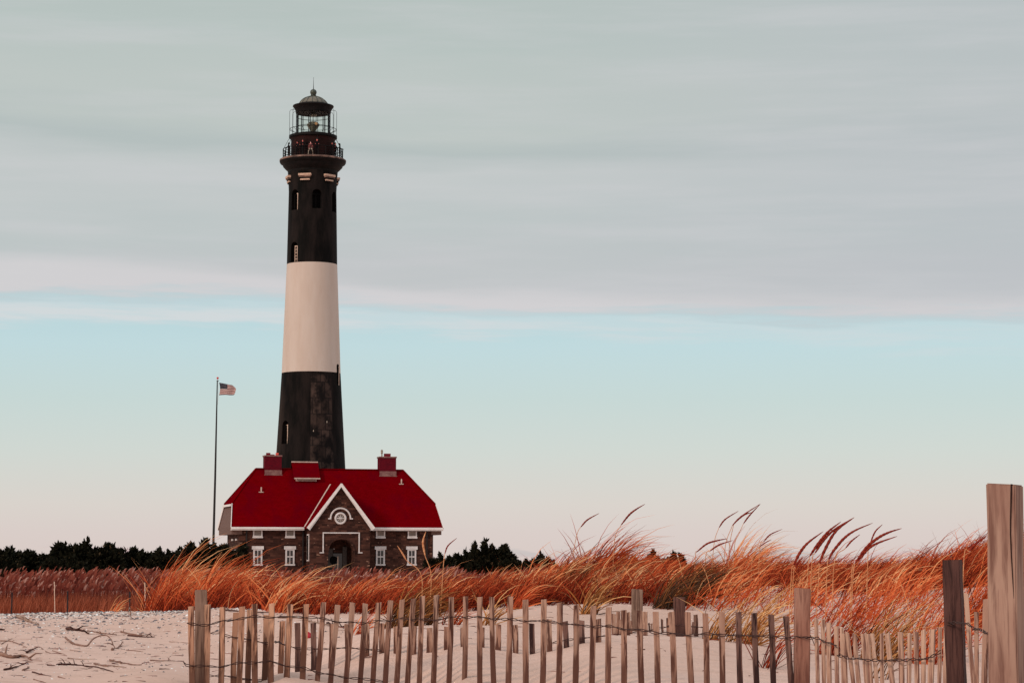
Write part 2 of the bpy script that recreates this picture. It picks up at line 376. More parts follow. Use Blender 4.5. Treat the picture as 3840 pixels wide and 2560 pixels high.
def roofn(t):
    v = coord(t); sp = t.add('ShaderNodeSeparateXYZ'); t.l.new(v, sp.inputs[0])
    br = t.add('ShaderNodeTexBrick'); t.l.new(t.comb(t.math('ADD', sp.outputs[0], t.math('MULTIPLY', sp.outputs[1], .7)), sp.outputs[2], 0.0), br.inputs[0])
    br.inputs['Scale'].default_value = 1.0; br.inputs['Brick Width'].default_value = .33; br.inputs['Row Height'].default_value = .12
    br.inputs['Mortar Size'].default_value = .008; br.inputs['Color1'].default_value = (.125, .0003, .0018, 1); br.inputs['Color2'].default_value = (.155, .0004, .0028, 1); br.inputs['Mortar'].default_value = (.075, .0003, .0012, 1)
    n = t.noise(t.scale(v, (.5, .5, .28)), 1.0, 5, .6)
    c = t.mix(t.math('MULTIPLY', t.smooth(n, .42, .70), .7), br.outputs[0], (.095, .0002, .005, 1))
    return c, t.bump(br.outputs['Fac'], -.3, .02)
M['roof'] = material('red_shingles', (.2, .005, .01), .9, .0, roofn)
def brickred(t):
    v = coord(t); sp = t.add('ShaderNodeSeparateXYZ'); t.l.new(v, sp.inputs[0])
    br = t.add('ShaderNodeTexBrick'); t.l.new(t.comb(t.math('ADD', sp.outputs[0], sp.outputs[1]), sp.outputs[2], 0.0), br.inputs[0])
    br.inputs['Scale'].default_value = 1.0; br.inputs['Brick Width'].default_value = .22; br.inputs['Row Height'].default_value = .08
    br.inputs['Mortar Size'].default_value = .008; br.inputs['Color1'].default_value = (.075, .001, .007, 1); br.inputs['Color2'].default_value = (.125, .002, .010, 1); br.inputs['Mortar'].default_value = (.10, .010, .016, 1)
    return br.outputs[0], t.bump(br.outputs['Fac'], -.4, .01)
M['brick'] = material('red_brick', (.15, .01, .02), .9, .1, brickred)
M['pot'] = material('chimney_pot_clay', (.55, .06, .05), .8, .2, worn((.5, .05, .04, 1), (.75, .12, .09, 1), 5))
M['potd'] = material('chimney_pot_dark_clay', (.15, .006, .016), .8, .2, worn((.12, .005, .012, 1), (.2, .01, .02, 1), 5))
M['lead'] = material('lead_flashing', (.2, .1, .1), .7, .3, worn((.15, .055, .055, 1), (.26, .14, .12, 1), 3))
M['trim'] = material('pale_trim', (.5, .38, .33), .7, .3, worn((.42, .29, .25, 1), (.6, .46, .4, 1), 3))
M['gablepanel'] = material('gable_shingle_panel', (.25, .15, .13), .85, .2, worn((.115, .068, .058, 1), (.165, .10, .085, 1), 4, .2, (1, 1, 6)))
M['gutter'] = material('white_gutter', (.74, .70, .69), .5, .4, worn((.66, .60, .58, 1), (.78, .74, .73, 1), 3, .03))
M['downpipe'] = material('dark_downpipe', (.012, .007, .007), .6, .3)
M['door'] = material('door_paint', (.07, .05, .045), .5, .3, worn((.03, .021, .018, 1), (.065, .045, .038, 1), 4))
M['metalv'] = material('vent_metal', (.3, .25, .2), .5, .5, worn((.18, .14, .1, 1), (.4, .3, .22, 1), 5))
M['pole'] = material('flagpole_paint', (.01, .01, .01), .5, .3, worn((.006, .005, .005, 1), (.016, .012, .011, 1), 3))
M['redball'] = material('red_ball', (.45, .008, .01), .35, .5, worn((.38, .005, .008, 1), (.6, .02, .02, 1), 6))
M['f_red'] = material('flag_red', (.12, .003, .008), .8, .2, worn((.085, .002, .006, 1), (.15, .006, .012, 1), 3))
M['f_white'] = material('flag_white', (.8, .64, .6), .8, .2, worn((.58, .42, .39, 1), (.68, .52, .48, 1), 3))
M['f_blue'] = material('flag_blue', (.008, .015, .03), .8, .2, worn((.006, .011, .022, 1), (.011, .02, .04, 1), 3))
M['cloth_k'] = material('black_clothing', (.005, .004, .005), .9, .1, worn((.004, .003, .004, 1), (.01, .007, .008, 1), 8))
M['cloth_r'] = material('pink_clothing', (.35, .10, .10), .9, .1, worn((.28, .08, .08, 1), (.45, .17, .16, 1), 8))
M['cloth_w'] = material('pale_leggings', (.5, .42, .33), .9, .1, worn((.42, .34, .27, 1), (.55, .47, .38, 1), 8))
M['skin'] = material('skin', (.60, .13, .11), .6, .3, worn((.52, .12, .10, 1), (.68, .18, .15, 1), 9))
M['skin_p'] = material('pale_skin', (.75, .35, .32), .6, .3, worn((.7, .3, .28, 1), (.8, .4, .36, 1), 9))
M['hair'] = material('dark_hair', (.008, .006, .006), .8, .2, worn((.006, .005, .005, 1), (.02, .012, .01, 1), 30))
M['stake'] = material('dark_stake', (.012, .008, .010), .6, .3, worn((.008, .006, .008, 1), (.025, .014, .014, 1), 6))
M['stake_w'] = material('pale_stake', (.6, .42, .33), .8, .2, worn((.45, .25, .18, 1), (.8, .62, .5, 1), 9, .2, (1, 1, 3)))
M['litter'] = material('red_plastic', (.5, .01, .03), .4, .4, worn((.4, .005, .02, 1), (.65, .03, .06, 1), 30, .2))
def glass_mat():
    m = bpy.data.materials.new('lantern_glass'); m.use_nodes = True; t = NT(m.node_tree); t.n.remove(t.n['Principled BSDF'])
    tr = t.add('ShaderNodeBsdfTransparent'); tr.inputs[0].default_value = (.93, .95, .93, 1); gl = t.add('ShaderNodeBsdfGlossy'); gl.inputs['Roughness'].default_value = .05
    mx = t.add('ShaderNodeMixShader'); fr = t.add('ShaderNodeFresnel'); fr.inputs[0].default_value = 1.12
    t.l.new(fr.outputs[0], mx.inputs[0]); t.l.new(tr.outputs[0], mx.inputs[1]); t.l.new(gl.outputs[0], mx.inputs[2])
    t.l.new(mx.outputs[0], t.n['Material Output'].inputs[0]); return m
M['glass'] = glass_mat()

# ------------------------------------------------------------------ ground
CP = []
def cp(px, py, D): p = at(px, py, D); CP.append((p.x, p.y, p.z))
def cz(px, z, D): CP.append(((px - 1920) / F * D, D, E + z))
for px in (-2500, -600, 0, 700, 1400, 2200, 3000, 3840, 4600, 6500):
    cz(px, -1.6, 4); cz(px, -1.25, 8)
for px, py in ((-600, 2580), (0, 2575), (400, 2575), (700, 2590), (800, 2586), (900, 2582), (1020, 2566), (1150, 2553), (1300, 2549), (1450, 2547), (1600, 2556), (1750, 2566), (1900, 2570), (2200, 2578), (2600, 2600), (2950, 2640), (3840, 2660), (4600, 2680)):
    cp(px, py, float(np.interp(px, [0, 700, 1100, 1450, 1900, 2200, 2600, 3013], [15.9, 15.9, 16.3, 16.5, 15.7, 15.1, 14.6, 14.2])))
for px in (-2500, 6500): cz(px, -.9, 16)
for px, py in ((-600, 2500), (0, 2500), (400, 2500), (700, 2500), (900, 2530)): cp(px, py, 18.5)
for px, py in ((900, 2552), (1000, 2540), (1060, 2530), (1115, 2518), (1175, 2502), (1250, 2482), (1300, 2466), (1370, 2452), (1450, 2440), (1600, 2421), (1750, 2416), (1900, 2414), (2100, 2411), (2250, 2402), (2400, 2398), (2600, 2420), (2850, 2455), (3100, 2480), (3300, 2490), (3600, 2500), (4000, 2490)): cp(px, py, 17.2)
for px, py in ((2300, 2376), (2450, 2386), (2570, 2382), (2700, 2390), (3000, 2420), (3300, 2420), (3600, 2400), (4000, 2380)): cp(px, py, 19.5)
for px, py in ((1200, 2372), (1400, 2362), (1650, 2352), (1900, 2342), (2150, 2325)): cp(px, py, 21)
for px in (-2500, -600, 0, 400, 650): cp(px, 2397, 25)
for px in (-2500, -600, 0, 400, 650): cp(px, 2311, 36)
for px, py in ((900, 2302), (1100, 2296), (1400, 2280), (1650, 2272), (1900, 2258), (2250, 2240), (2600, 2225), (2900, 2212), (3200, 2232), (3500, 2225), (3800, 2200), (4400, 2190), (6500, 2200)): cp(px, py, 27)
for px, z in ((900, -.78), (1200, -.74), (1500, -.70), (1800, -.62), (2100, -.42), (2300, -.28), (2600, -.32), (2900, -.30), (3200, -.28), (3500, -.2), (3750, -.08), (4400, -.1), (6500, -.2)): cz(px, z, 36)
for px in (-2500, -600, 0, 400, 650, 900): cz(px, -1.5, 46)
for px, z in ((1200, -1.1), (1600, -1.05), (2000, -.9), (2400, -.7), (3000, -.7), (3840, -.6), (6500, -.7)): cz(px, z, 46)
for D, z in ((62, -2.0), (90, -2.17), (130, -2.1), (180, -1.9), (240, -1.2), (400, -1.2), (3000, -1.5)):
    for px in (-2500, -600, 0, 1200, 2400, 3840, 6500): cz(px, z, D)
CP = np.array(CP)
def uv(x, y):
    yy = np.maximum(y, 4.0); return np.stack([np.clip(x / yy, -.6, .6) * 7.0, np.log(yy) * 2.2], -1)
CU = uv(CP[:, 0], CP[:, 1])
def ker(a, b):
    d = np.sqrt(((a[:, None, :] - b[None, :, :]) ** 2).sum(-1) + .02); return -d
_A = ker(CU, CU); _n = len(CU)
_S = np.zeros((_n + 1, _n + 1)); _S[:_n, :_n] = _A - np.eye(_n) * .01; _S[:_n, _n] = 1; _S[_n, :_n] = 1
CW = np.linalg.solve(_S, np.append(CP[:, 2], 0))
_ph = rng.uniform(0, 6.28, 40); _dx = rng.normal(0, 1, (40, 2))
def H(x, y):
    x = np.atleast_1d(np.asarray(x, float)); y = np.atleast_1d(np.asarray(y, float)); out = np.empty(x.shape); fx, fy, fo = x.ravel(), y.ravel(), out.ravel()
    for i in range(0, len(fx), 20000):
        s = slice(i, i + 20000); fo[s] = ker(uv(fx[s], fy[s]), CU) @ CW[:-1] + CW[-1]
    z = fo.reshape(x.shape); amp = .008 * np.clip((70 - y) / 40, 0, 1) * np.clip(y / 6, 0, 1)
    for k in range(22):
        fq = 1.2 + .32 * k; d = _dx[k] / np.hypot(*_dx[k]); z = z + amp / (1 + .22 * k) * np.sin((d[0] * x + d[1] * y * 1.4) * fq + _ph[k] + .8 * np.sin(.7 * (x * d[1] - y * d[0]) + _ph[k + 10]))
    return z
def hz(x, y): return float(H(x, y)[0])
def ground_hit(px, py, lo=12, hi=60):
    p = at(px, py, 1.0) - Vector((0, 0, E)); Ys = np.arange(lo, hi, .04); g = H(p.x * Ys, Ys); r = E + p.z * Ys
    k = np.nonzero(r <= g)[0]; Y = Ys[k[0]] if len(k) else Ys[-1]
    return Vector((p.x * Y, Y, hz(p.x * Y, Y)))

def sinh_axis(n, a, lim): t = np.linspace(-1, 1, n); return np.sinh(t * a) / np.sinh(a) * lim
xs = sinh_axis(420, 7.2, 4000)
ys = np.concatenate([np.linspace(-60, 4, 14), np.linspace(4.4, 12, 30), np.linspace(12.08, 40, 340), 40 + np.cumsum(.1 * 1.035 ** np.arange(200))])
ys = np.concatenate([ys, np.geomspace(ys[-1] * 1.1 + 20, 9000, 25)])
GX, GY = np.meshgrid(xs, ys); GZ = H(GX, GY)
nx, ny = len(xs), len(ys); idx = np.arange(nx * ny).reshape(ny, nx)
q = np.stack([idx[:-1, :-1], idx[:-1, 1:], idx[1:, 1:], idx[1:, :-1]], -1).reshape(-1, 4)

def np_mesh(name, V, Fq, mat, tint=None, smooth=False):
    me = bpy.data.meshes.new(name); me.vertices.add(len(V)); me.vertices.foreach_set('co', V.astype(np.float32).ravel())
    k = Fq.shape[1]; me.loops.add(Fq.size); me.loops.foreach_set('vertex_index', Fq.astype(np.int32).ravel())
    me.polygons.add(len(Fq)); me.polygons.foreach_set('loop_start', np.arange(0, Fq.size, k, dtype=np.int32))
    if smooth: me.polygons.foreach_set('use_smooth', np.ones(len(Fq), bool))
    me.update(calc_edges=True)
    if tint is not None:
        a = me.attributes.new('tint', 'FLOAT', 'POINT'); a.data.foreach_set('value', tint.astype(np.float32))
    me.materials.append(mat); o = bpy.data.objects.new(name, me); C.objects.link(o); return o
g = np_mesh('sand', np.stack([GX, GY, GZ], -1).reshape(-1, 3), q, M['sand'], smooth=True)
tag(g, 'pale pinkish beach sand with footprints and low dunes', kind='structure')

# ------------------------------------------------------------------ grass blades
def blades(base, length, az_, lean0, lean1, width, tint, K=5, tw=None, droop=1.6):
    """arrays per blade -> vertices, quads, tint. Blades bend from lean0 to lean1 (radians from vertical) towards az_."""
    n = len(length); s = np.linspace(0, 1, K + 1); ph = lean0[:, None] + (lean1 - lean0)[:, None] * s[None, :] ** droop
    seg = length[:, None] / K; mid = (ph[:, :-1] + ph[:, 1:]) / 2
    h = np.concatenate([np.zeros((n, 1)), np.cumsum(np.sin(mid) * seg, 1)], 1); z = np.concatenate([np.zeros((n, 1)), np.cumsum(np.cos(mid) * seg, 1)], 1)
    d = np.stack([np.cos(az_), np.sin(az_), np.zeros(n)], -1); side = np.stack([-np.sin(az_), np.cos(az_), np.zeros(n)], -1)
    P = base[:, None, :] + h[..., None] * d[:, None, :]; P[..., 2] += z
    if tw is None: tw = rng.uniform(-1.0, 1.0, n)
    nrm = np.cos(ph)[..., None] * d[:, None, :] * 1.0; nrm[..., 2] -= np.sin(ph)
    wv = nrm * np.cos(tw)[:, None, None] + side[:, None, :] * np.sin(tw)[:, None, None]
    wd = width[:, None] * (1 - s[None, :] ** 2.2 * .93) / 2
    A = P - wv * wd[..., None]; B = P + wv * wd[..., None]
    V = np.stack([A, B], 2).reshape(-1, 3)
    o = (np.arange(n) * 2 * (K + 1))[:, None] + (np.arange(K) * 2)[None, :]
    Fq = np.stack([o, o + 1, o + 3, o + 2], -1).reshape(-1, 4)
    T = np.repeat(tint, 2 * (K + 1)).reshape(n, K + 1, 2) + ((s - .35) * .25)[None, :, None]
    return V, Fq, np.clip(T, 0, 1).ravel()
def merge(parts):
    V = []; Fs = []; T = []; o = 0
    for v, f, t in parts: V.append(v); Fs.append(f + o); T.append(t); o += len(v)
    return np.concatenate(V), np.concatenate(Fs), np.concatenate(T)
def clump(cx, cy, n, r, L, wd, tmean, wind=1.0, spread=.5, az0=0.0, tsd=.21, K=5):
    a = rng.uniform(0, 2 * np.pi, n); rr = r * np.sqrt(rng.uniform(0, 1, n)); bx = cx + rr * np.cos(a); by = cy + rr * np.sin(a)
    bz = H(bx, by) - .015; ln = L * rng.uniform(.5, 1.12, n)
    ang = az0 + np.clip(rng.normal(0, spread * .7, n), -.9, .9); back = rng.uniform(0, 1, n) < .06; ang = np.where(back, ang + np.pi * rng.uniform(.6, 1.4, n), ang)
    l0 = np.abs(rng.normal(.42, .2, n)); l1 = l0 + np.where(back, rng.uniform(.3, 1.0, n), rng.uniform(.75, 1.25, n) * wind); wisp_ = rng.uniform(0, 1, n) < .09; ln = np.where(wisp_, ln * 1.4, ln); l1 = np.where(wisp_, l0 + rng.uniform(1.0, 1.35, n), l1); ang = np.where(wisp_, np.clip(ang, -.5, .5), ang)
    flat = rng.uniform(0, 1, n) < .08; l0 = np.where(flat, rng.uniform(.9, 1.3, n), l0); l1 = np.where(flat, rng.uniform(1.3, 1.7, n), l1)
    t = np.clip(rng.normal(tmean, tsd, n) + wisp_ * .2, 0, 1)
    return blades(np.stack([bx, by, bz], -1), ln, ang, l0, l1, wd * rng.uniform(.7, 1.3, n), t, K=K)

def interp(px, tab): return np.interp(px, [a for a, b in tab], [b for a, b in tab])
FRONT = [(540, 34.5), (640, 32), (800, 30), (1000, 27.5), (1200, 26), (1500, 24.5), (1900, 25), (2200, 24.5), (2450, 23.5), (2700, 22.5), (2900, 22), (3100, 21), (3400, 19.8), (3700, 18.5), (4300, 18)]
HL = [(540, .80), (640, .92), (800, .88), (950, .52), (1200, .42), (1500, .41), (1900, .45), (2100, .58), (2350, .46), (2500, .40), (2650, .46), (3000, .50), (3300, .48), (3600, .70), (3900, .85), (4300, .85)]
parts = []
ncl = 0
while ncl < 1150:
    px = rng.uniform(560, 4250); D = 18 + 30 * rng.uniform(0, 1) ** 1.15; fr = interp(px, FRONT)
    if D < fr + rng.exponential(.7): continue
    if px < 700 and D > 44: continue
    # keep a few bare sand gaps
    if 2780 < px < 2960 and 22 < D < 28 and rng.uniform() < .85: continue
    if 2360 < px < 2560 and D < 25.5 and rng.uniform() < .8: continue
    x = (px - 1920) / F * D; L = interp(px, HL) * rng.uniform(.75, 1.25) * (1 if D < 40 else .9)
    if px > 2500 and D > 30: L *= .85
    if 900 < px < 2050 and D > 30: L *= .66
    if px > 2450 and rng.uniform() < min(.90, max(0, (29.5 - D) / 4)): continue
    if 2780 < px < 3350 and D < 24 and rng.uniform() < .4: continue
    tm = .52 + .10 * math.sin(px / 170.0 + D) + rng.normal(0, .10)
    if px > 2100: tm += (-.24 if D > 27.5 else .12)
    elif D > 34: tm -= .12
    nn = int(rng.uniform(22, 58)); parts.append(clump(x, D, nn, .20 * rng.uniform(.6, 1.6), L, .0095 + D * .00006, tm, spread=.55, K=5 if D < 34 else 4)); ncl += 1
V, Fq, T = merge(parts)
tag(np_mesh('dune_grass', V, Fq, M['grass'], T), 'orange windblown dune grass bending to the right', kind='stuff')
# short tangled undergrowth
n = 40000; px = rng.uniform(560, 4250, n); D = interp(px, FRONT) + .3 + rng.exponential(5.5, n); ok = (D < 46) & ~((px > 2450) & (rng.uniform(0, 1, n) < np.clip((29.5 - D) / 4, 0, .9))); px, D = px[ok], D[ok]; n = len(px)
x = (px - 1920) / F * D; b = np.stack([x, D, H(x, D) - .01], -1)
V, Fq, T = blades(b, rng.uniform(.2, .5, n), rng.normal(0, 1.0, n), rng.uniform(.1, 1.0, n), rng.uniform(.7, 1.9, n), rng.uniform(.006, .011, n), np.clip(rng.normal(.15, .14, n) + (px > 2450) * (D < 25) * .3, 0, 1), K=3)
tag(np_mesh('undergrowth', V, Fq, M['grass'], T), 'short tangled red undergrowth among the dune grass', kind='stuff')

# single tussocks: px, py(base), blades, length, tint, material, label
TUS = [
 (2215, 2165, 260, 1.02, .34, 'grass', 'tall red tussock swept to the right, highest hump on the dune skyline', 30),
 (2330, 2165, 130, .55, .30, 'grass', 'dark red tussock just right of the highest grass hump', 31),
 (3660, 2190, 240, .80, .38, 'grass', 'dense orange tussock beside the large post at the right edge', 21),
 (2760, 2140, 170, .85, .70, 'grass', 'thin pale tussock on the skyline around the tall seed stalks', 30),
 (605, 2302, 190, 1.00, .66, 'grass', 'bright orange tussock at the left end of the dune grass above the sand', 34.5),
 (760, 2302, 170, .84, .55, 'grass', 'orange tussock directly behind the left fence post', 32),
 (1045, 2296, 170, .60, .60, 'grass', 'orange tussock on sand behind the fence below the house', 27.2),
 (1345, 2290, 150, .52, .58, 'grass', 'orange tussock below the right end of the house', 26.4),
 (1520, 2370, 230, .50, .28, 'grass_olive', 'large dark tussock with thick stems half way along the fence', 20.8),
 (2090, 2215, 150, .60, .22, 'grass_olive', 'dark brown tussock under the left foot of the grass hump', 26.5),
 (2270, 2225, 150, .60, .18, 'grass_olive', 'dark brown tussock under the right side of the grass hump', 26.8),
 (1335, 2388, 26, .30, .55, 'grass', 'small sparse sprout on the sand left of the dark tussock', 19.8),
 (1830, 2340, 30, .38, .6, 'grass_olive', 'small upright sprout on sand right of the dark tussock', 21.2),
 (1690, 2350, 34, .32, .45, 'grass', 'low flattened sprout beside the dark tussock', 20.9),
 (2195, 2305, 70, .45, .55, 'grass_olive', 'olive tussock on sand left of the short grey post', 22.0),
 (2480, 2294, 90, .50, .10, 'grass_olive', 'blackish tussock between the two short posts', 23.5),
 (2555, 2270, 230, .60, .03, 'grass_olive', 'blackest dense tussock just behind the dark post', 24.2),
 (2790, 2395, 90, .60, .72, 'grass_olive', 'yellow olive tussock standing behind the fence right of the dark post', 18.4),
 (2680, 2405, 60, .45, .5, 'grass_olive', 'thin tussock with blades drooping on sand', 18.2),
 (2872, 2478, 26, .50, .15, 'grass', 'bundle of bare reddish stems by the fence left of the square post', 16.2),
 (3290, 2378, 110, .62, .55, 'grass_olive', 'large green brown tussock behind the narrow pickets', 17.6),
 (3130, 2372, 130, .52, .25, 'grass', 'tangled tussock tinted dark for the shadow in a small hollow right of the square post', 18.0),  # low tint paints in the shade of the hollow
 (3460, 2370, 120, .62, .48, 'grass', 'orange tussock left of the dark leaning post', 17.5),
 (3290, 2440, 16, .40, .3, 'grass_olive', 'few thick green blades between the narrow pickets', 16.0),
 (420, 2308, 16, .42, .72, 'grass', 'few long bare blades on the sand crest left of the orange grass', 35.6),
 (1930, 2300, 60, .42, .5, 'grass', 'small orange tussock on sand above the middle of the fence', 24.4),
]
for px, py, nb, L, tm, mk, lab, D in TUS:
    c = at(px, py, D); x, y = c.x, c.y
    o = empty('grass_tussock', (x, y, hz(x, y))); tag(o, lab, 'grass tussock', 'separate grass tussocks on the dune')
    r = .05 + .10 * min(nb, 200) / 120
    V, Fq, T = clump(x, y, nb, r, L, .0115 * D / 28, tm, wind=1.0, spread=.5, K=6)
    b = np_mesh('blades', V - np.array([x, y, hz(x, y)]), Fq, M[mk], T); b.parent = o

# far marsh: low grass and reeds
n = 26000; x = rng.uniform(-26, 7, n); y = rng.uniform(89, 110, n); b = np.stack([x, y, H(x, y)], -1)
V, Fq, T = blades(b, rng.uniform(.5, 1.05, n), rng.normal(0, 1.2, n), rng.uniform(0, .25, n), rng.uniform(.2, .9, n), rng.uniform(.018, .035, n), np.clip(rng.normal(.5, .2, n), 0, 1), K=3)
tag(np_mesh('marsh_grass', V, Fq, M['grass_low'], T), 'low blurry rust coloured marsh grass behind the sand', kind='stuff')
n = 11000; x = rng.uniform(-28, 12, n); y = 97 + 40 * rng.uniform(0, 1, n) ** 1.4; b = np.stack([x, y, H(x, y)], -1)
ln = rng.uniform(.95, 1.62, n) + .12 * np.sin(x * 1.3) + .1 * np.sin(x * 3.1 + y); ang = rng.normal(0, .4, n); l0 = rng.uniform(0, .08, n); l1 = rng.uniform(.1, .4, n)
v1 = blades(b, ln, ang, l0, l1, rng.uniform(.015, .028, n), np.clip(rng.normal(.30, .16, n), 0, .8), K=3)
tip = v1[0].reshape(n, 4, 2, 3)[:, -1].mean(1)
pl = rng.uniform(0, 1, n) < .55; k = pl.sum()
v2 = blades(tip[pl] - np.array([0, 0, .05]), rng.uniform(.22, .42, k), ang[pl], rng.uniform(.05, .4, k), rng.uniform(.7, 1.6, k), rng.uniform(.07, .13, k), np.clip(rng.normal(.66, .18, k), 0, 1), K=3, tw=rng.uniform(-.4, .4, k))
V, Fq, T = merge([v1, v2])
tag(np_mesh('reeds', V, Fq, M['reed'], T), 'purple red reeds with feathery plumes in front of the dark bushes', kind='stuff')

# ------------------------------------------------------------------ juniper bushes
def bush(px, ytop, D, wpx, label, nspr=900, gap=.0, peaks=None):
    c = at(px, 2110, D); x, y = c.x, D; z0 = hz(x, y); top = at(px, ytop, D).z; h = top - z0; wd = wpx * (1.45 if px < 900 else 1.35) / F * D / 2
    root = empty('juniper_bush', (x, y, z0)); tag(root, label, 'bush', 'dark juniper bushes behind the reeds')
    pk = (peaks or [(rng.uniform(-.3, .3), 1.0)]) + [(rng.uniform(-.9, .9), rng.uniform(.78, .95)) for _ in range(5)]
    P = []; S = []
    m = nspr; u = rng.uniform(-1, 1, m); v = rng.uniform(-1, 1, m)
    env = np.zeros(m)
    for a, hh in pk: env = np.maximum(env, hh * np.exp(-(np.abs(u - a) / .20) ** 1.6) )
    env = np.maximum(env, (.80 + .05 * np.sin(u * 9 + px) + .05 * np.sin(u * 23 + px)) * np.clip(1 - np.abs(u) ** 6, 0, 1))
    zz = h * env * rng.uniform(0, 1, m) ** .55
    cx = u * wd; cy = v * wd * .7 * (1 - .5 * zz / h)
    P = np.stack([cx, cy, zz], -1); k = 6
    # each spray: k spikes
    Pb = np.repeat(P, k, 0); n = len(Pb); out = np.stack([np.repeat(u, k) * .8, rng.normal(0, .4, n), rng.uniform(.1, 1.2, n)], -1) + rng.normal(0, .55, (n, 3))
    out /= np.linalg.norm(out, axis=1)[:, None]; L = rng.uniform(.14, .50, n) * (h / 3.6 if h > 2 else .6); sd = np.cross(out, rng.normal(0, 1, (n, 3))); sd /= np.linalg.norm(sd, axis=1)[:, None]
    wv = sd * (L * rng.uniform(.16, .34, n))[:, None]; tipp = Pb + out * L[:, None]; mid = Pb + out * (L * .4)[:, None]
    V = np.stack([Pb, mid + wv, tipp, mid - wv], 1).reshape(-1, 3); Fq = np.arange(4 * n).reshape(n, 4)
    T = np.repeat(np.clip(rng.normal(.45, .22, n), 0, 1), 4)
    o = np_mesh('foliage', V, Fq, M['bush'], T); o.parent = root
    mb = MB()
    for i in range(5):
        a = (u[i] * .5, v[i] * .3); mb.tube([(0, 0, -.1), (a[0] * wd * .4, a[1] * wd * .4, h * .35), (a[0] * wd, a[1] * wd, h * .72)], [.09, .06, .02], 5)
    mb.build('trunk', M['bark'], root)
BUSH = [
 (-60, 2070, 170, 240, 'dark juniper bush cut by the left edge of the photo'),
 (55, 2050, 172, 170, 'dark juniper bush with a leaning tuft near the left edge', [(-.2, 1.0), (.55, .8)]),
 (150, 2062, 176, 140, 'sparse juniper bush with two bare forked sprigs', [(-.5, .96), (.45, 1.0)]),
 (240, 2085, 165, 150, 'low juniper bush left of the tallest one of the left row'),
 (330, 2024, 170, 230, 'tallest juniper bush of the left row, with a pointed tip', [(-.05, 1.0), (-.5, .8), (.4, .84)]),
 (430, 2050, 174, 190, 'wide juniper bush right of the tallest pointed one', [(.1, .95), (-.5, .9), (.7, .9)]),
 (545, 2052, 172, 180, 'juniper bush with spiky tufts midway between the left edge and the house', [(-.35, .97), (.4, .95)]),
 (640, 2058, 170, 150, 'juniper bush with thin upright tufts left of the flagpole', [(-.4, .94), (.3, 1.0)]),
 (710, 2056, 173, 120, 'narrow juniper bush just left of the flagpole foot'),
 (785, 2026, 168, 200, 'rounded dense juniper bush covering the flagpole foot', [(-.1, 1.0), (-.5, .92), (.4, .93)]),
 (860, 2066, 165, 120, 'juniper bush against the left corner of the stone house'),
 (1655, 2074, 172, 90, 'low juniper bush against the right corner of the stone house'),
 (1740, 2062, 175, 90, 'juniper bush with one upright tuft right of the house', [(.1, 1.0)]),
 (1850, 2030, 170, 130, 'tallest juniper bush to the right of the house, two peaked', [(-.35, 1.0), (.4, .96)]),
 (1930, 2084, 168, 90, 'low juniper bush right of the two peaked one'),
 (2020, 2078, 150, 80, 'small separate juniper bush with a pointed tip left of the grass hump', [(.1, 1.0)]),
 (2075, 2100, 150, 70, 'smallest juniper bush beside the high grass hump', [(.0, 1.0)]),
 (2400, 2086, 150, 110, 'juniper bush peeping over the grass right of the high hump'),
 (2480, 2068, 150, 150, 'wide juniper bush behind the grass in the middle of the dune', [(-.3, 1.0), (.45, .97)]),
]
for b_ in BUSH:
    px, yt, D, wp, lab = b_[:5]; bush(px, yt, D, wp, lab, int(900 + wp * 6), peaks=b_[5] if len(b_) > 5 else None)

# ------------------------------------------------------------------ lighthouse
TD = 259.0; tcx = at(1161, 2110, TD).x; TZ = E - 1.2; PM = F / TD; VA = math.atan2(-tcx, TD)
def tz(py): return at(1166, py, TD).z - TZ
lh = empty('lighthouse', (tcx, TD, TZ)); tag(lh, 'tall black lighthouse tower with one white band behind the red roofed house', 'lighthouse')
prof = [(4.85, -.5), (4.75, 0), (131 / PM, tz(1757)), (122 / PM, tz(1600)), (110.5 / PM, tz(1400)), (tuple()), (95 / PM, tz(993)), (tuple()), (90 / PM, tz(722)), (91 / PM, tz(700)), (92.5 / PM, tz(668)), (94 / PM, tz(655)), (94 / PM, tz(640))]
prof = [p for p in prof if p]
# refine the slender upper part
fine = []; 
for (r0, z0), (r1, z1) in zip(prof[:-1], prof[1:]):
    k = max(1, int((z1 - z0) / 3)); fine += [(r0 + (r1 - r0) * i / k, z0 + (z1 - z0) * i / k) for i in range(k)]
fine.append(prof[-1])
zb, zt = tz(1400), tz(993)
mis = [1 if zb - .01 <= (a[1] + b[1]) / 2 <= zt + .01 else 0 for a, b in zip(fine[:-1], fine[1:])]
shaft = MB().lathe(fine, 96, mis=mis).build('tower_shaft', [M['tower_black'], M['tower_white']], lh)
def rad(z): return float(np.interp(z, [p[1] for p in prof], [p[0] for p in prof]))
# window niches: photo x, top y, bottom y, width m
WIN = [(1103, 720, 797), (1188, 722, 794), (1254.5, 724, 800), (1101, 916, 993), (1269, 1367, 1447), (1066, 1581, 1668)]
cutr = MB(); wins = []
for px, y0, y1 in WIN:
    hw = .34 if px > 1265 else .52
    z0, z1 = tz(y1), tz(y0); r = rad(z0); cxp = 1174 - (z0 / 52) * 0 - (1174 - 1160) * (1 - (z0) / 50)
    s_ = max(-.985, min(.985, (px - cxp) / (r * PM))); a = math.asin(s_) + VA
    d = Vector((math.sin(a), -math.cos(a), 0)); t_ = Vector((math.cos(a), math.sin(a), 0))
    pts = [(-hw, z0), (hw, z0)] + [(hw * math.cos(q_), z1 - hw + hw * math.sin(q_)) for q_ in np.linspace(0, math.pi, 9)]
    cutr.prism([d * (r - .9) + t_ * u_ + Vector((0, 0, zz_)) for u_, zz_ in pts], d * 1.8)
    wins.append((d, t_, r, z0, z1, hw))
cut(shaft, cutr); auto_smooth(shaft, 30)
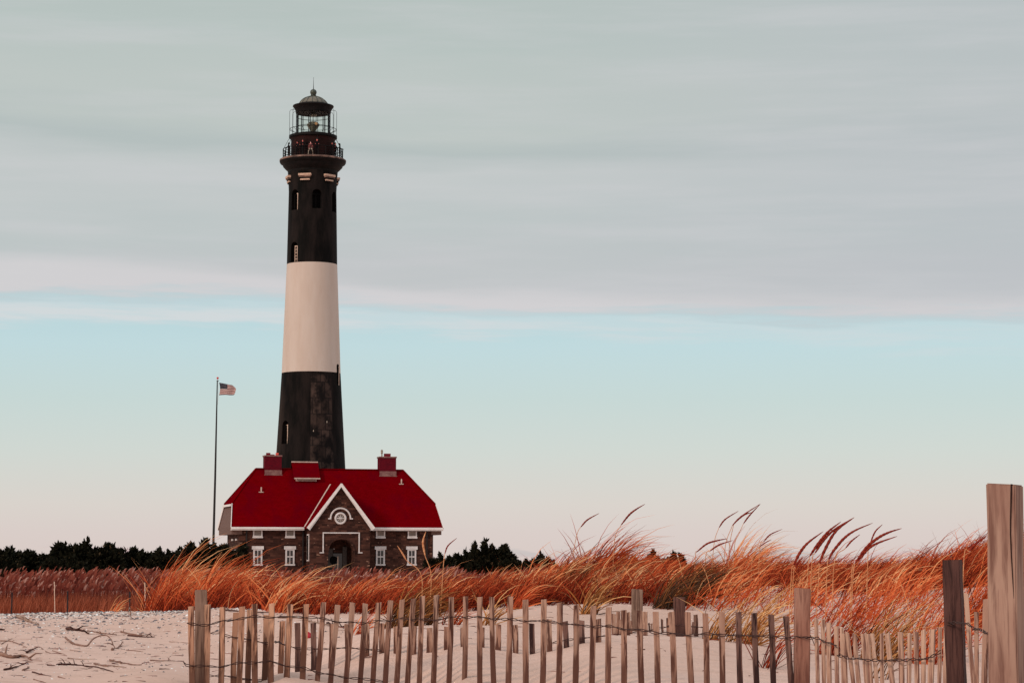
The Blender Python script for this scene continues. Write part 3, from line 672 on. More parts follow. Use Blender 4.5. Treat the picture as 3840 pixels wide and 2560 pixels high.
for i, (d, t_, r, z0, z1, hw) in enumerate(wins):
    wn = MB(); p = lambda u_, dep, zz_: d * (r - dep) + t_ * u_ + Vector((0, 0, zz_))
    wn.prism([p(-hw, .85, z0), p(hw, .85, z0), p(hw, .85, z1 - .1), p(-hw, .85, z1 - .1)], d * .04)
    wo_ = wn.build('window', M['black'], lh)
    zt_ = z1 - hw; fr = MB()
    side = i in (0, 3, 5, 4)                         # sashes that show pale paint on the right-hand stile
    for a_, b_ in ((p(-hw + .05, .5, z0), p(-hw + .05, .5, zt_)), (p(-hw, .5, z0 + .05), p(hw, .5, z0 + .05)), (p(-.02, .52, z0), p(-.02, .52, zt_)), (p(-hw, .5, zt_), p(hw - .1, .5, zt_))): fr.bar(a_, b_, .06, .06, 1)
    fr.bar(p(hw - .05, .10, z0), p(hw - .05, .10, zt_), .08 if side else .05, .1, 0 if side else 1)
    if side: fr.bar(p(hw - .16, .10, zt_), p(hw + .0, .10, zt_), .09, .09, 0)
    if i == 3:
        fr.bar(p(hw - .42, .10, z0 + .002), p(hw - .42, .10, zt_), .06, .06, 0); fr.bar(p(hw - .42, .10, zt_), p(hw - .1, .10, zt_), .09, .09, 0)
        for f_ in (.2, .4, .6, .8): zz_ = z0 + (zt_ - z0) * f_; fr.bar(p(hw - .40, .10, zz_), p(hw - .06, .10, zz_), .05, .05, 0)
    fo = fr.build('frame', [M['framet'], M['iron']], wo_)
# lintel blocks at 60 degree steps
for k in range(6):
    a = R(-18 + 60 * k) + VA; d = Vector((math.sin(a), -math.cos(a), 0)); t_ = Vector((math.cos(a), math.sin(a), 0)); mb = MB(); r = 92 / PM
    def slab(hw, z0, z1, out, mi): 
        mb.prism([d * (r - .3) + t_ * -hw + Vector((0, 0, z0)), d * (r - .3) + t_ * hw + Vector((0, 0, z0)), d * (r + out) + t_ * hw + Vector((0, 0, z0)), d * (r + out) + t_ * -hw + Vector((0, 0, z0))], (0, 0, z1 - z0), mi)
    slab(.73, tz(672.5), tz(665), .26, 0); slab(.68, tz(678), tz(672.7), .20, 1); slab(.62, tz(684), tz(678.2), .10, 2); slab(.54, tz(689.5), tz(684.2), .12, 0); slab(.5, tz(694), tz(689.7), .06, 2)
    mb.build('lintel', [M['lintel'], M['rim'], M['tower_black']], lh)
# gallery
gz = tz(603)                                          # deck edge top at the silhouette
gal = MB().lathe([(93 / PM, gz - 1.65), (95 / PM, gz - 1.25), (104 / PM, gz - 1.0), (112 / PM, gz - .75), (114 / PM, gz - .55), (116 / PM, gz - .50), (122 / PM, gz - .40), (125 / PM, gz - .26), (125.5 / PM, gz - .14)], 96).build('gallery_corbel', M['iron'], lh); auto_smooth(gal, 30)
deck = MB().lathe([(124.5 / PM, gz - .137), (126 / PM, gz - .12), (126 / PM, gz + .02), (122 / PM, gz + .10), (80 / PM, gz + .12)], 96).build('gallery_deck', M['rim'], lh); auto_smooth(deck, 40)
wr = MB().lathe([(83 / PM, gz + .125), (83 / PM, tz(528)), (86 / PM, tz(522)), (89.5 / PM, tz(519)), (89.5 / PM, tz(512)), (66 / PM, tz(511))], 96).build('watch_room', [M['watch']], lh); auto_smooth(wr, 30)
ledge = MB().lathe([(86.5 / PM, tz(522)), (91 / PM, tz(519.5)), (91 / PM, tz(511)), (88 / PM, tz(510)), (66 / PM, tz(509.5))], 96).build('lantern_deck', M['iron'], lh); auto_smooth(ledge, 30)
rl = MB(); rr = 113 / PM
for k in range(24):
    a = 2 * math.pi * k / 24; rl.tube([(rr * math.cos(a), rr * math.sin(a), gz + .1), (rr * math.cos(a), rr * math.sin(a), gz + 1.22)], .05, 6)
for hh in (.35, .62, .9, 1.2):
    rl.tube([(rr * math.cos(2 * math.pi * j / 64), rr * math.sin(2 * math.pi * j / 64), gz + hh) for j in range(64)], .03 if hh < 1.1 else .045, 5, closed=True)
rl.build('gallery_railing', M['iron'], lh)
# lantern
lr = 64 / PM; lz0, lz1 = tz(508), tz(425)
lan = MB().lathe([(lr - .03, lz0), (lr - .03, lz1)], 32, caps=False).build('lantern_glass', M['glass'], lh, True)
ml = MB()
for k in range(14):
    a = 2 * math.pi * (k + .3) / 14; c_, s_ = math.cos(a), math.sin(a); wdt = .032 if k % 2 else .048
    ml.tube([(lr * c_, lr * s_, lz0), (lr * c_, lr * s_, lz1 + .1)], wdt, 6)
for zz_, tr_ in ((tz(440), .032), (tz(478), .028), (lz0 + .05, .07), (lz1, .08)):
    ml.tube([(lr * math.cos(2 * math.pi * j / 48), lr * math.sin(2 * math.pi * j / 48), zz_) for j in range(48)], tr_, 5, closed=True)
ml.build('lantern_mullions', M['iron'], lh)
roofp = MB().lathe([(lr - .06, tz(426)), (lr + .08, tz(423)), (lr + .1, tz(417)), (74 / PM, tz(405)), (78 / PM, tz(401)), (77 / PM, tz(398)), (60 / PM, tz(394)), (58 / PM, tz(392))], 64).build('dome_cornice', M['iron'], lh); auto_smooth(roofp, 30)
dz0, dz1 = tz(393), tz(361)
DP = [(r_ / PM, tz(y_)) for r_, y_ in ((56, 392), (52, 386), (45, 378), (37, 372), (28, 367.5), (19, 364.5), (12, 362.5), (9, 360.5))]
dm = MB().lathe([(58 / PM, dz0 - .05)] + DP, 16).build('dome_roof', M['copper'], lh)
for k in range(16):
    pass
rb = MB()
for k in range(16):
    a = 2 * math.pi * k / 16
    rb.tube([(rr_ * math.cos(a), rr_ * math.sin(a), zz_ + .02) for rr_, zz_ in DP], .035, 4)
rb.build('dome_rib', M['ballm'], dm)
zb_ = tz(347); rb_ = 12.5 / PM
fin = MB().lathe([(11 / PM, dz1 - .08), (9 / PM, tz(362)), (8.5 / PM, tz(359)), (10 / PM, tz(358))] + [(max(.02, rb_ * math.sin(q_)), zb_ - rb_ * math.cos(q_)) for q_ in np.linspace(.9, 3.1, 12)], 24).build('ball_finial', M['ballm'], dm); auto_smooth(fin, 40)
MB().tube([(0, 0, tz(336)), (0, 0, tz(322)), (0, 0, tz(290))], [.05, .03, .012], 6).build('lightning_rod', M['iron'], dm)
# safety hoops round the lantern
hp = MB(); hr = 89 / PM
for k in range(12):
    a = 2 * math.pi * (k + .2) / 12; c_, s_ = math.cos(a), math.sin(a)
    hp.tube([(hr * c_, hr * s_, tz(512)), (hr * c_, hr * s_, tz(420)), ((hr - .15) * c_, (hr - .15) * s_, tz(414)), ((lr + .2) * c_, (lr + .2) * s_, tz(413))], .022, 5)
    hp.tube([(hr * c_, hr * s_, tz(484)), (lr * c_, lr * s_, tz(502))], .02, 5)
hp.tube([(hr * math.cos(2 * math.pi * j / 48), hr * math.sin(2 * math.pi * j / 48), tz(487)) for j in range(48)], .03, 5, closed=True)
hp.build('lantern_railing', M['iron'], lh)
st = MB()
for k in range(12):
    a = 2 * math.pi * (k + .5) / 12; c_, s_ = math.cos(a), math.sin(a)
    MB().tube([(rr * c_, rr * s_, gz + 1.2), (89 / PM * c_, 89 / PM * s_, tz(520))], .022, 4).build('stay_rod', M['iron'], lh)
# beacon
bz = tz(470)
bc = MB().lathe([(.16, tz(509)), (.22, tz(500)), (.20, bz - .75), (.60, bz - .22), (.72, bz), (.70, bz + .12), (.42, bz + .36), (.06, bz + .42)], 10).build('beacon', M['beacon'], lh)
MB().lathe([(.13, 0), (.16, .05), (.16, .1)], 16).build('beacon_lens', M['amber'], bc)
bc.children[0].rotation_euler = (R(90), 0, R(25)); bc.children[0].location = (.36, -.60, bz + .05)
MB().lathe([(.35, tz(437)), (.42, tz(432)), (.28, tz(424)), (.1, tz(420))], 12).build('ceiling_vent', M['beacon'], lh)
for k in range(2):
    pass

# people on the gallery ------------------------------------------------------
def person(px, hgt, rr_, face, top, legs, sk, label, pose=0, cloth2=None):
    s_ = max(-.985, min(.985, (px - 1172) / (rr_ * PM))); a = math.asin(s_) + VA; x = rr_ * math.sin(a); y = -rr_ * math.cos(a)
    root = empty('person', (tcx + x, TD + y, TZ + gz + .115), face); tag(root, label, 'person', 'people on the lighthouse gallery'); sc_ = hgt / 1.75
    J = {}; bm = bmesh.new(); sk_l = bm.verts.layers.skin.verify()
    def jv(n_, x_, y_, z_, r_, r2=None):
        v = bm.verts.new((x_ * sc_, y_ * sc_, z_ * sc_)); J[n_] = v; v[sk_l].radius = (r_ * sc_, (r2 or r_) * sc_); return v
    fs = .14 if pose == 2 else .0
    jv('pelvis', 0, 0, .93, .15, .11); jv('waist', 0, -.01, 1.08, .135, .10); jv('chest', 0, -.02, 1.30, .17, .12); jv('neck', 0, -.02, 1.46, .055); jv('chin', 0, -.04, 1.53, .07, .085); jv('head', 0, -.03, 1.66, .085, .10)
    J['pelvis'][sk_l].use_root = True
    for s2, nm in ((-1, 'l'), (1, 'r')):
        jv('sh' + nm, s2 * .19, -.01, 1.39, .062); 
        if pose == 1: jv('el' + nm, s2 * .25, -.12, 1.17, .046); jv('wr' + nm, s2 * .17, -.36, 1.12, .033); jv('ha' + nm, s2 * .15, -.44, 1.11, .035)
        else: jv('el' + nm, s2 * .25, .0, 1.12, .046); jv('wr' + nm, s2 * .26, -.08, .88, .033); jv('ha' + nm, s2 * .26, -.11, .79, .035)
        jv('hi' + nm, s2 * .10, 0, .86, .095); jv('kn' + nm, s2 * (.11 + fs), -.02 - s2 * fs, .48, .06); jv('an' + nm, s2 * (.11 + fs * 1.4), s2 * fs, .08, .04); jv('to' + nm, s2 * (.12 + fs * 1.4), -.16 + s2 * fs, .035, .035)
    E_ = [('pelvis', 'waist'), ('waist', 'chest'), ('chest', 'neck'), ('neck', 'chin'), ('chin', 'head')]
    for nm in 'lr': E_ += [('chest', 'sh' + nm), ('sh' + nm, 'el' + nm), ('el' + nm, 'wr' + nm), ('wr' + nm, 'ha' + nm), ('pelvis', 'hi' + nm), ('hi' + nm, 'kn' + nm), ('kn' + nm, 'an' + nm), ('an' + nm, 'to' + nm)]
    for a_, b_ in E_: bm.edges.new((J[a_], J[b_]))
    me = bpy.data.meshes.new('body'); bm.to_mesh(me); bm.free(); o = bpy.data.objects.new('body', me); C.objects.link(o)
    o.modifiers.new('s', 'SKIN'); sb = o.modifiers.new('u', 'SUBSURF'); sb.levels = 1; sb.render_levels = 1
    bpy.context.view_layer.update(); dg = bpy.context.evaluated_depsgraph_get(); m2 = bpy.data.meshes.new_from_object(o.evaluated_get(dg)); o.modifiers.clear(); o.data = m2
    for m_ in (top, legs, sk): m2.materials.append(m_)
    for p_ in m2.polygons:
        z = p_.center.z / sc_; wr_ = (abs(p_.center.x) / sc_ > .2 and z < .86 and z > .7) or (pose == 1 and p_.center.y / sc_ < -.34 and z > 1)
        p_.material_index = 2 if (z > 1.47 or wr_) else (0 if z > .88 or abs(p_.center.x) / sc_ > .21 and z > .7 else 1); p_.use_smooth = True
    o.parent = root
    hr_ = MB().lathe([(.085 * sc_, 1.585 * sc_), (.115 * sc_, 1.66 * sc_), (.105 * sc_, 1.74 * sc_), (.05 * sc_, 1.79 * sc_)], 10).build('hair', M['hair'], root, True); hr_.location.y = .02 * sc_
K_ = M['cloth_k']
person(1081, 1.62, 3.05, R(-60), K_, K_, M['cloth_k'], 'person in black hood leaning on the left end of the gallery rail', 1)
person(1114, 1.66, 2.95, R(-35), K_, K_, M['skin'], 'person in black standing second from left on the gallery', 1)
person(1134, 1.82, 2.95, R(-20), K_, K_, M['skin'], 'tall person in black left of the child on the gallery', 1)
person(1163, 1.55, 3.05, R(10), M['cloth_r'], M['cloth_w'], M['skin_p'], 'child in pink top and pale leggings striding on the gallery', 2)
person(1187, 1.90, 3.02, R(5), K_, K_, M['skin'], 'tall person in black coat with bright face at the gallery centre', 1)
person(1243, 1.68, 2.95, R(40), K_, K_, M['skin'], 'person in black looking left near the right side of the gallery', 1)
person(1256, 1.66, 2.98, R(50), K_, K_, M['skin'], 'person in black right beside another near the gallery right end', 0)
person(1275, 1.78, 3.02, R(85), K_, K_, M['cloth_k'], 'person in black hooded coat at the right end of the gallery rail', 1)

# ------------------------------------------------------------------ keeper's house
HR = R(15); hc = Vector((-19.48, 250, E - 1.2)); house = empty('stone_house', hc, HR)
tag(house, 'long brown stone house with red shingle roof and white trimmed gable below the lighthouse', 'house')
LW, LE, DW, DE, ZE, ZR, ZH = 10.3, 11.27, 4.5, 5.0, 4.92, 11.16, 7.45
MB().box(-LW, LW, -DW, DW, -.6, ZE - .1).build('wall', M['stone'], house)
def ysl(z): return DE * (ZR - z) / (ZR - ZE)
XR = 8.0; XH = 10.9
rf = MB()
th = Vector((0, 0, -.18))
for sg in (-1, 1):
    rf.prism([(-XR, 0, ZR), (XR, 0, ZR), (XH, sg * ysl(ZH), ZH), (LE, sg * DE, ZE), (-LE, sg * DE, ZE), (-XH, sg * ysl(ZH), ZH)], th)
    rf.prism([(sg * XR, 0, ZR + .003), (sg * XH, -ysl(ZH), ZH + .003), (sg * (XH + .12), 0, ZH - .12 + .003), (sg * XH, ysl(ZH), ZH + .003)], th)
rf_o = rf.build('roof', M['roof'], house)
# ridge cap and hip lines
rc = MB().bar((-XR, 0, ZR + .04), (XR, 0, ZR + .04), .22, .10)
for sg in (-1, 1):
    for s2 in (-1, 1): rc.bar((sg * XR, 0, ZR + .03), (sg * XH, s2 * ysl(ZH), ZH + .03), .16, .06)
rc.build('ridge_cap', M['roof'], rf_o)
# gable ends cantilevered over the side walls
for sg in (-1, 1):
    xg = sg * (LE - .10); xt_ = sg * (XH - .10); zz = ZE - .75; gp_ = MB()
    gp_.prism([(xg, -DE + .35, zz), (xg, DE - .1, zz), (xg, DE - .1, ZE), (xg, -DE + .35, ZE)], (-sg * 1.1, 0, 0))
    gp_.prism([(xg, -DE + .35, ZE + .002), (xg, DE - .1, ZE + .002), (xt_, ysl(ZH) - .12, ZH - .1), (xt_, -ysl(ZH) + .2, ZH - .1)], (-sg * 1.1, 0, 0))
    gp_.build('gable_end', M['gablepanel'], house)
    vb = MB()
    for s2 in (-1, 1):
        vb.bar((sg * (XH + .02), s2 * (ysl(ZH) + .04), ZH - .12), (sg * (LE + .02), s2 * (DE + .04), ZE - .12), .07, .28)
    vb.bar((sg * (XH + .14), -ysl(ZH), ZH - .22), (sg * (XH + .14), ysl(ZH), ZH - .22), .07, .22)
    vb.build('verge_board', M['gutter'], rf_o)
# projecting gabled bay
BX, BW, BR_, BY = -.15, 3.15, 3.45, -6.9; ZA = 9.48; YF = BY - .35; sl = (ZA - ZE) / BR_
bay = MB().prism([(BX - BW, BY, -.6), (BX + BW, BY, -.6), (BX + BW, BY, ZE + (BR_ - BW) * sl - .25), (BX, BY, ZA - .25), (BX - BW, BY, ZE + (BR_ - BW) * sl - .25)], (0, -BY - DW + .3, 0)).build('bay_wall', M['stone'], house)
def gothic(xc, hw, z0, zs, zt_, n=8):
    """pointed arch outline"""
    pts = [(xc - hw, z0), (xc + hw, z0)]; k = [(xc + hw * math.cos(q_) ** .8, zs + (zt_ - zs) * math.sin(q_) ** .9) for q_ in np.linspace(0, math.pi / 2 - .001, n)]
    return pts + k + [(2 * xc - a_, b_) for a_, b_ in reversed(k[:-1])]
DXC = BX + .08
cut(bay, MB().prism([(a_, BY - .2, b_) for a_, b_ in gothic(DXC, 1.36, -.3, 1.9, 3.6)], (0, 2.35, 0)))
# cross gable roof
cr = MB()
for sg in (-1, 1):
    cr.prism([(BX, YF, ZA + .004), (BX + sg * BR_, YF, ZE + .004), (BX + sg * BR_, -DE + .02, ZE + .004), (BX, -ysl(ZA) + .02, ZA + .004)], th)
cr.build('bay_roof', M['roof'], house)
vb = MB()
for sg in (-1, 1):
    vb.bar((BX + sg * -.05, YF - .05, ZA - .12), (BX + sg * (BR_ + .05), YF - .05 - sg * .003, ZE - .16), .08, .27, up=(0, 0, 1))
    vb.bar((BX, YF + .04, ZA - .30), (BX + sg * (BR_ - .12), YF + .04, ZE - .30), .08, .16)
vb.build('bargeboard', M['gutter'], house)
fl = MB()
for sg in (-1,):
    fl.bar((BX + sg * .05, -ysl(ZA) - .02, ZA + .06), (BX + sg * (BR_ - .02), -DE - .02, ZE + .06), .14, .05)
fl.build('valley_flashing', M['trim'], rf_o)
# gutters
gt = MB()
for xa, xb in ((-LE, BX - BR_ - .02), (BX + BR_ + .02, LE)):
    gt.box(xa, xb, -DE - .16, -DE - .01, ZE - .22, ZE + .0); gt.box(xa, xb, -DE - .10, -DE + .5, ZE - .33, ZE - .225)
gt.box(-LE, LE, DE + .01, DE + .16, ZE - .22, ZE)
bevel(gt.build('gutter', M['gutter'], house), .02)
for xx in (-LW + .7, BX - BW - .35, BX + BW + .35, LW - .7):
    MB().tube([(xx, -DW - .12, ZE - .3), (xx, -DW - .12, -.4)], .09, 8).build('downpipe', M['downpipe'], house)
# windows
def hwin(xc, z0, z1, wd, big, y=-DW, label=None):
    fr = MB(); h_ = wd / 2; t_ = .16 if big else .13
    fr.box(xc - h_, xc - h_ + t_, y - .10, y + .05, z0 + .002, z1 - .002); fr.box(xc + h_ - t_, xc + h_, y - .10, y + .05, z0 + .002, z1 - .002)
    fr.box(xc - h_ - (.06 if big else .04), xc + h_ + (.06 if big else .04), y - .16, y + .05, z0 - .16, z0)
    if big:
        fr.box(xc - h_ - .14, xc + h_ + .14, y - .14, y + .05, z1, z1 + .34); zm = (z0 + z1) / 2
        fr.box(xc - h_ + t_, xc + h_ - t_, y - .085, y + .05, z1 - .12, z1 - .003); fr.box(xc - h_ + t_, xc + h_ - t_, y - .085, y + .05, zm - .06, zm + .06)
        fr.box(xc - .03, xc + .03, y - .08, y + .05, z0 + .003, zm - .063); fr.box(xc - .03, xc + .03, y - .08, y + .05, zm + .063, z1 - .123)
    else:
        fr.box(xc - h_ + t_, xc + h_ - t_, y - .085, y + .05, z0 + .003, z0 + .10)
    wo2 = fr.build('window', M['framew'], house)
    MB().box(xc - h_ + .05, xc + h_ - .05, y - .04, y - .02, z0 + .02, z1 - .02).build('pane', M['pane'] if big else M['pane2'], wo2)
def lx(px):   # photo column -> local x on the front wall
    best = min(np.linspace(-12, 12, 961), key=lambda v: abs(((hc + Vector((v * math.cos(HR) + DW * math.sin(HR), v * math.sin(HR) - DW * math.cos(HR), 0))).x / (hc + Vector((v * math.cos(HR) + DW * math.sin(HR), v * math.sin(HR) - DW * math.cos(HR), 0))).y) - (px - 1920) / F))
    return float(best)
for c1, c2 in ((969.5, 970.5), (1090.5, 1090.5), (1428, 1428.5), (1546.5, 1545.5)):
    hwin(lx(c1), 3.95, 4.56, .98, False); hwin(lx(c2), 1.10, 2.62, .95, True)
# side wall windows on the left end
for yy in (-2.4, .4):
    MB().box(-LW - .1, -LW + .05, yy - .5, yy + .5, 3.55, 3.75).build('vent_sill', M['framew'], house)
    o2 = MB().box(-LW - .12, -LW + .05, yy - .5, yy + .5, 1.1, 2.6).build('window', M['framew'], house); MB().box(-LW - .14, -LW - .125, yy - .36, yy + .36, 1.2, 2.5).build('pane', M['pane'], o2)
# slim window on the bay side
o2 = MB().box(BX - BW - .08, BX - BW + .05, BY + .6, BY + 1.7, 1.4, 4.2).build('window', M['framew'], house)
MB().box(BX - BW - .10, BX - BW - .082, BY + .75, BY + 1.55, 1.55, 4.05).build('pane', M['pane'], o2)
# round window with hood mould
def ringpts(xc, zc, r, n=32, a0=0, a1=2 * math.pi, y=0): return [(xc + r * math.cos(a0 + (a1 - a0) * j / n), y, zc + r * math.sin(a0 + (a1 - a0) * j / n)) for j in range(n + (0 if a1 - a0 > 6.2 else 1))]
ZW = 5.82; XW = BX - .0; rw = MB()
rw.tube(ringpts(XW, ZW, .53, y=BY - .03), .11, 8, closed=True)
for k in range(4):
    a = math.pi * k / 4; rw.bar((XW - .45 * math.cos(a), BY - .05, ZW - .45 * math.sin(a)), (XW + .45 * math.cos(a), BY - .05 + k * .002, ZW + .45 * math.sin(a)), .04, .035 if k else .09)
rwo = rw.build('window', M['framew'], house, True); rwo['label'] = 'round spoked window'
MB().prism(ringpts(XW, ZW, .5, y=BY - .02), (0, .01, 0)).build('pane', M['pane2'], rwo)
hm = MB(); hm.tube(ringpts(XW, ZW, 1.05, 20, 0, math.pi, BY - .05), .09, 6)
for sg in (-1, 1): hm.bar((XW + sg * .98, BY - .05, ZW - .03), (XW + sg * 1.3, BY - .05, ZW - .03), .12, .12)
hm.build('hood_mould', M['framew'], house)
# square label mould over the door
dmz = 4.38; ds = MB(); yy = BY - .06
ds.box(DXC - 1.95, DXC + 1.95, BY - .12, BY + .02, dmz - .12, dmz)
for sg in (-1, 1):
    a_, b_ = sorted((DXC + sg * 1.95, DXC + sg * 1.84)); ds.box(a_, b_, BY - .118, BY + .02, 2.33, dmz - .122)
    a_, b_ = sorted((DXC + sg * 2.25, DXC + sg * 1.80)); ds.box(a_, b_, BY - .116, BY + .02, 2.22, 2.328)
ds.build('door_surround', M['framew'], house)
# voussoirs
vs = MB(); pts = [(a_, b_) for a_, b_ in gothic(DXC, 1.42, 1.9, 2.0, 3.74, 7)[2:]]
for a_, b_ in zip(pts[:-1], pts[1:]): vs.bar((a_[0], BY - .02, a_[1]), (b_[0], BY - .02, b_[1]), .10, .26, up=(0, 1, 0))
vs.build('arch_stones', M['stone'], house)
dr = MB(); yd = BY + 1.7
dr.box(DXC - 1.2, DXC - .55, yd, yd + .06, -.3, 2.7); dr.box(DXC + .5, DXC + .95, yd, yd + .06, -.3, 2.9)
dro = dr.build('door', M['door'], house)
MB().box(DXC - .5, DXC + .45, yd + .03, yd + .05, -.3, 2.2).build('pane', M['pane'], dro)
MB().lathe([(.42, 0), (.42, .03)], 20).build('wreath', M['black'], dro)
dro.children[1].rotation_euler = (R(90), 0, 0); dro.children[1].location = (DXC - .45, yd - .02, 1.5)
MB().box(DXC - .07, DXC + .03, yd - .1, yd - .02, -.3, 1.9).build('door_post', M['framet'], dro)
MB().tube([(DXC - .45, yd - .1, 2.62), (DXC - .45, yd - .1, 2.72)], .06, 8).build('door_lamp', M['framew'], dro)
# chimneys
def chimney(px, name_pots, off=1.0, wd=1.78):
    xc = lx(px) + off; y0 = -.15; ztp = 12.6; zb2 = 10.4
    ch = MB().box(xc - wd / 2, xc + wd / 2, y0 - .35, y0 + .95, 9.6, ztp - .16).build('chimney', M['brick'], rf_o)
    bevel(MB().box(xc - wd / 2 - .07, xc + wd / 2 + .07, y0 - .42, y0 + 1.02, ztp - .158, ztp).build('cap', M['lead'], ch), .02)
    fb = MB(); z_ = ZR - .5 / DE * (ZR - ZE)
    fb.box(xc - wd / 2 - .03, xc + wd / 2 + .03, y0 - .38, y0 - .352, z_ - .05, z_ + .48); fb.box(xc - wd / 2 - .08, xc + wd / 2 + .08, y0 - .44, y0 - .383, z_ - .08, z_ + .01)
    fb.build('flashing', M['lead'], ch)
    for dx, r_, h_, m_, kind in name_pots:
        if kind == 'vent': MB().lathe([(.07, ztp), (.07, ztp + .35), (.13, ztp + .38), (.13, ztp + .5), (.08, ztp + .55), (.14, ztp + .62), (.10, ztp + .72), (.02, ztp + .78)], 12, c=(xc + dx, y0 + .3)).build('vent', m_, ch)
        else: MB().box(xc + dx - r_, xc + dx + r_, y0 + .1, y0 + .55, ztp, ztp + h_).build('chimney_pot', m_, ch)
    return ch
chimney(1023, [(-.45, .2, .26, M['potd'], 'p'), (-.1, .3, .10, M['potd'], 'p'), (.5, .13, .27, M['pot'], 'p')], .72)
chimney(1452.5, [(.05 + .0, .33, .34, M['potd'], 'p'), (-.55, .1, .6, M['metalv'], 'vent')], .93)
# the small dormer
dx0 = lx(1149) + .63; dm_ = MB(); yb = -.80
dmw = dm_.box(dx0 - 1.12, dx0 + 1.12, yb - .25, yb + 1.2, 9.3, 10.25).build('dormer', M['trim'], rf_o)
MB().box(dx0 - 1.0, dx0 + 1.0, yb - .27, yb - .252, 10.0, 10.16).build('pane', M['pane2'], dmw)
MB().prism([(dx0 - 1.42, yb - .62, 10.22), (dx0 + 1.42, yb - .62, 10.22), (dx0 + 1.42, yb + .75, 11.88), (dx0 - 1.42, yb + .75, 11.88)], (0, .02, -.1)).build('dormer_roof', M['roof'], dmw)
MB().bar((dx0 - 1.44, yb + .76, 11.93), (dx0 + 1.40, yb + .76, 11.93), .2, .12).build('ridge_board', M['trim'], dmw)
MB().bar((dx0 - 1.36, yb - .66, 10.13), (dx0 + 1.42, yb - .66, 10.13), .1, .13).build('fascia', M['trim'], dmw)
MB().prism([(dx0 - 1.42, yb + .80, 11.88), (dx0 + 1.42, yb + .80, 11.88), (dx0 + 1.42, yb + 1.9, 10.6), (dx0 - 1.42, yb + 1.9, 10.6)], (0, -.02, -.1)).build('dormer_roof', M['roof'], dmw)
# soil vents on the slope
for px, zz in ((980, 8.75), (1507, 9.75)):
    xx = lx(px) + (.42 if px < 1200 else .68); yv = -ysl(zz)
    mb = MB(); mb.tube([(xx, yv - .1, zz - .1), (xx, yv - .1, zz + .42)], .07, 8); mb.bar((xx - .28, yv - .13, zz - .12), (xx + .22, yv - .13, zz - .12), .12, .09)
    mb.build('roof_vent', M['trim'], rf_o)

# ------------------------------------------------------------------ flagpole and flag
FD = 236.0; ft = at(815, 1426, FD); fb = at(798, 2100, FD); fbz = hz(fb.x, FD)
fp = empty('flagpole', (fb.x, FD, fbz)); tag(fp, 'tall thin dark flagpole with a red ball on top, left of the house', 'flagpole')
o_ = Vector((fb.x, FD, fbz)); MB().tube([Vector((-.02, 0, -.3)), (ft - o_) * .5 + Vector((.02, 0, 0)), ft - o_], [.135, .105, .055], 10).build('pole', M['pole'], fp)
tp = ft - o_
MB().tube([tp, tp + Vector((.03, 0, .15))], .03, 6).build('ball_stem', M['trim'], fp)
bl = MB().lathe([(max(.003, .115 * math.sin(q_)), -.115 * math.cos(q_)) for q_ in np.linspace(.05, 3.09, 12)], 16).build('ball', M['redball'], fp, True); bl.location = tp + Vector((.03, 0, .24))
MB().bar(tp + Vector((-.08, 0, -.03)), tp + Vector((.16, 0, -.03)), .07, .07).build('pulley_arm', M['pole'], fp)
hy = at(819, 1432, FD) - o_; hy2 = at(820, 1481, FD) - o_; hy3 = at(815, 1520, FD) - o_; hy4 = at(803, 2000, FD) - o_
MB().tube([hy, hy2, hy3, hy4], .010, 4).build('halyard', M['trim'], fp)
# flag surface from its outline in the air
topE = [(821.5, 1434), (835, 1436.5), (848, 1439), (860, 1442), (869, 1443), (876, 1447), (881, 1455)]
midE = [(825, 1456), (835, 1456.3), (848, 1457), (860, 1458), (871, 1458.5), (880, 1458.3), (884.5, 1459)]
botE = [(821.5, 1481), (835, 1480), (848, 1479.5), (860, 1481), (869, 1481), (876, 1480.5), (879.5, 1477)]
nu, nv = 20, 13; gp = []
ui = np.linspace(0, 1, nu + 1); ks = np.linspace(0, 1, 7)
def ed(e, u): return np.array([np.interp(u, ks, [a[0] for a in e]), np.interp(u, ks, [a[1] for a in e])])
for j in range(nv + 1):
    v = j / nv
    for u in ui:
        a_, m_, b_ = ed(topE, u), ed(midE, u), ed(botE, u); p_ = a_ * (1 - v) * (1 - 2 * v) + 4 * m_ * v * (1 - v) + b_ * v * (2 * v - 1)
        gp.append(at(p_[0], p_[1], FD - .1 + .14 * math.sin(u * 9 + v * 2) * u))
fo_ = gp[0].copy(); faces = {0: [], 1: [], 2: []}
for j in range(nv):
    for i in range(nu):
        f_ = (j * (nu + 1) + i, (j + 1) * (nu + 1) + i, (j + 1) * (nu + 1) + i + 1, j * (nu + 1) + i + 1)
        faces[2 if (j < 7 and i < 8) else (0 if j % 2 == 0 else 1)].append(f_)
mb = MB(); mb.add([p - fo_ for p in gp], faces[0], 0); mb.f += faces[1] + faces[2]; mb.m += [1] * len(faces[1]) + [2] * len(faces[2])
flag = mb.build('flag', [M['f_red'], M['f_white'], M['f_blue']], None, True); flag.location = fo_
sd_ = flag.modifiers.new('thick', 'SOLIDIFY'); sd_.thickness = .008
tag(flag, 'American flag with blue canton and red and white stripes flying from the flagpole', 'flag')
stb = MB(); F2 = lambda u, v: gp[int(round(v * nv)) * (nu + 1) + int(round(u * nu))] - fo_
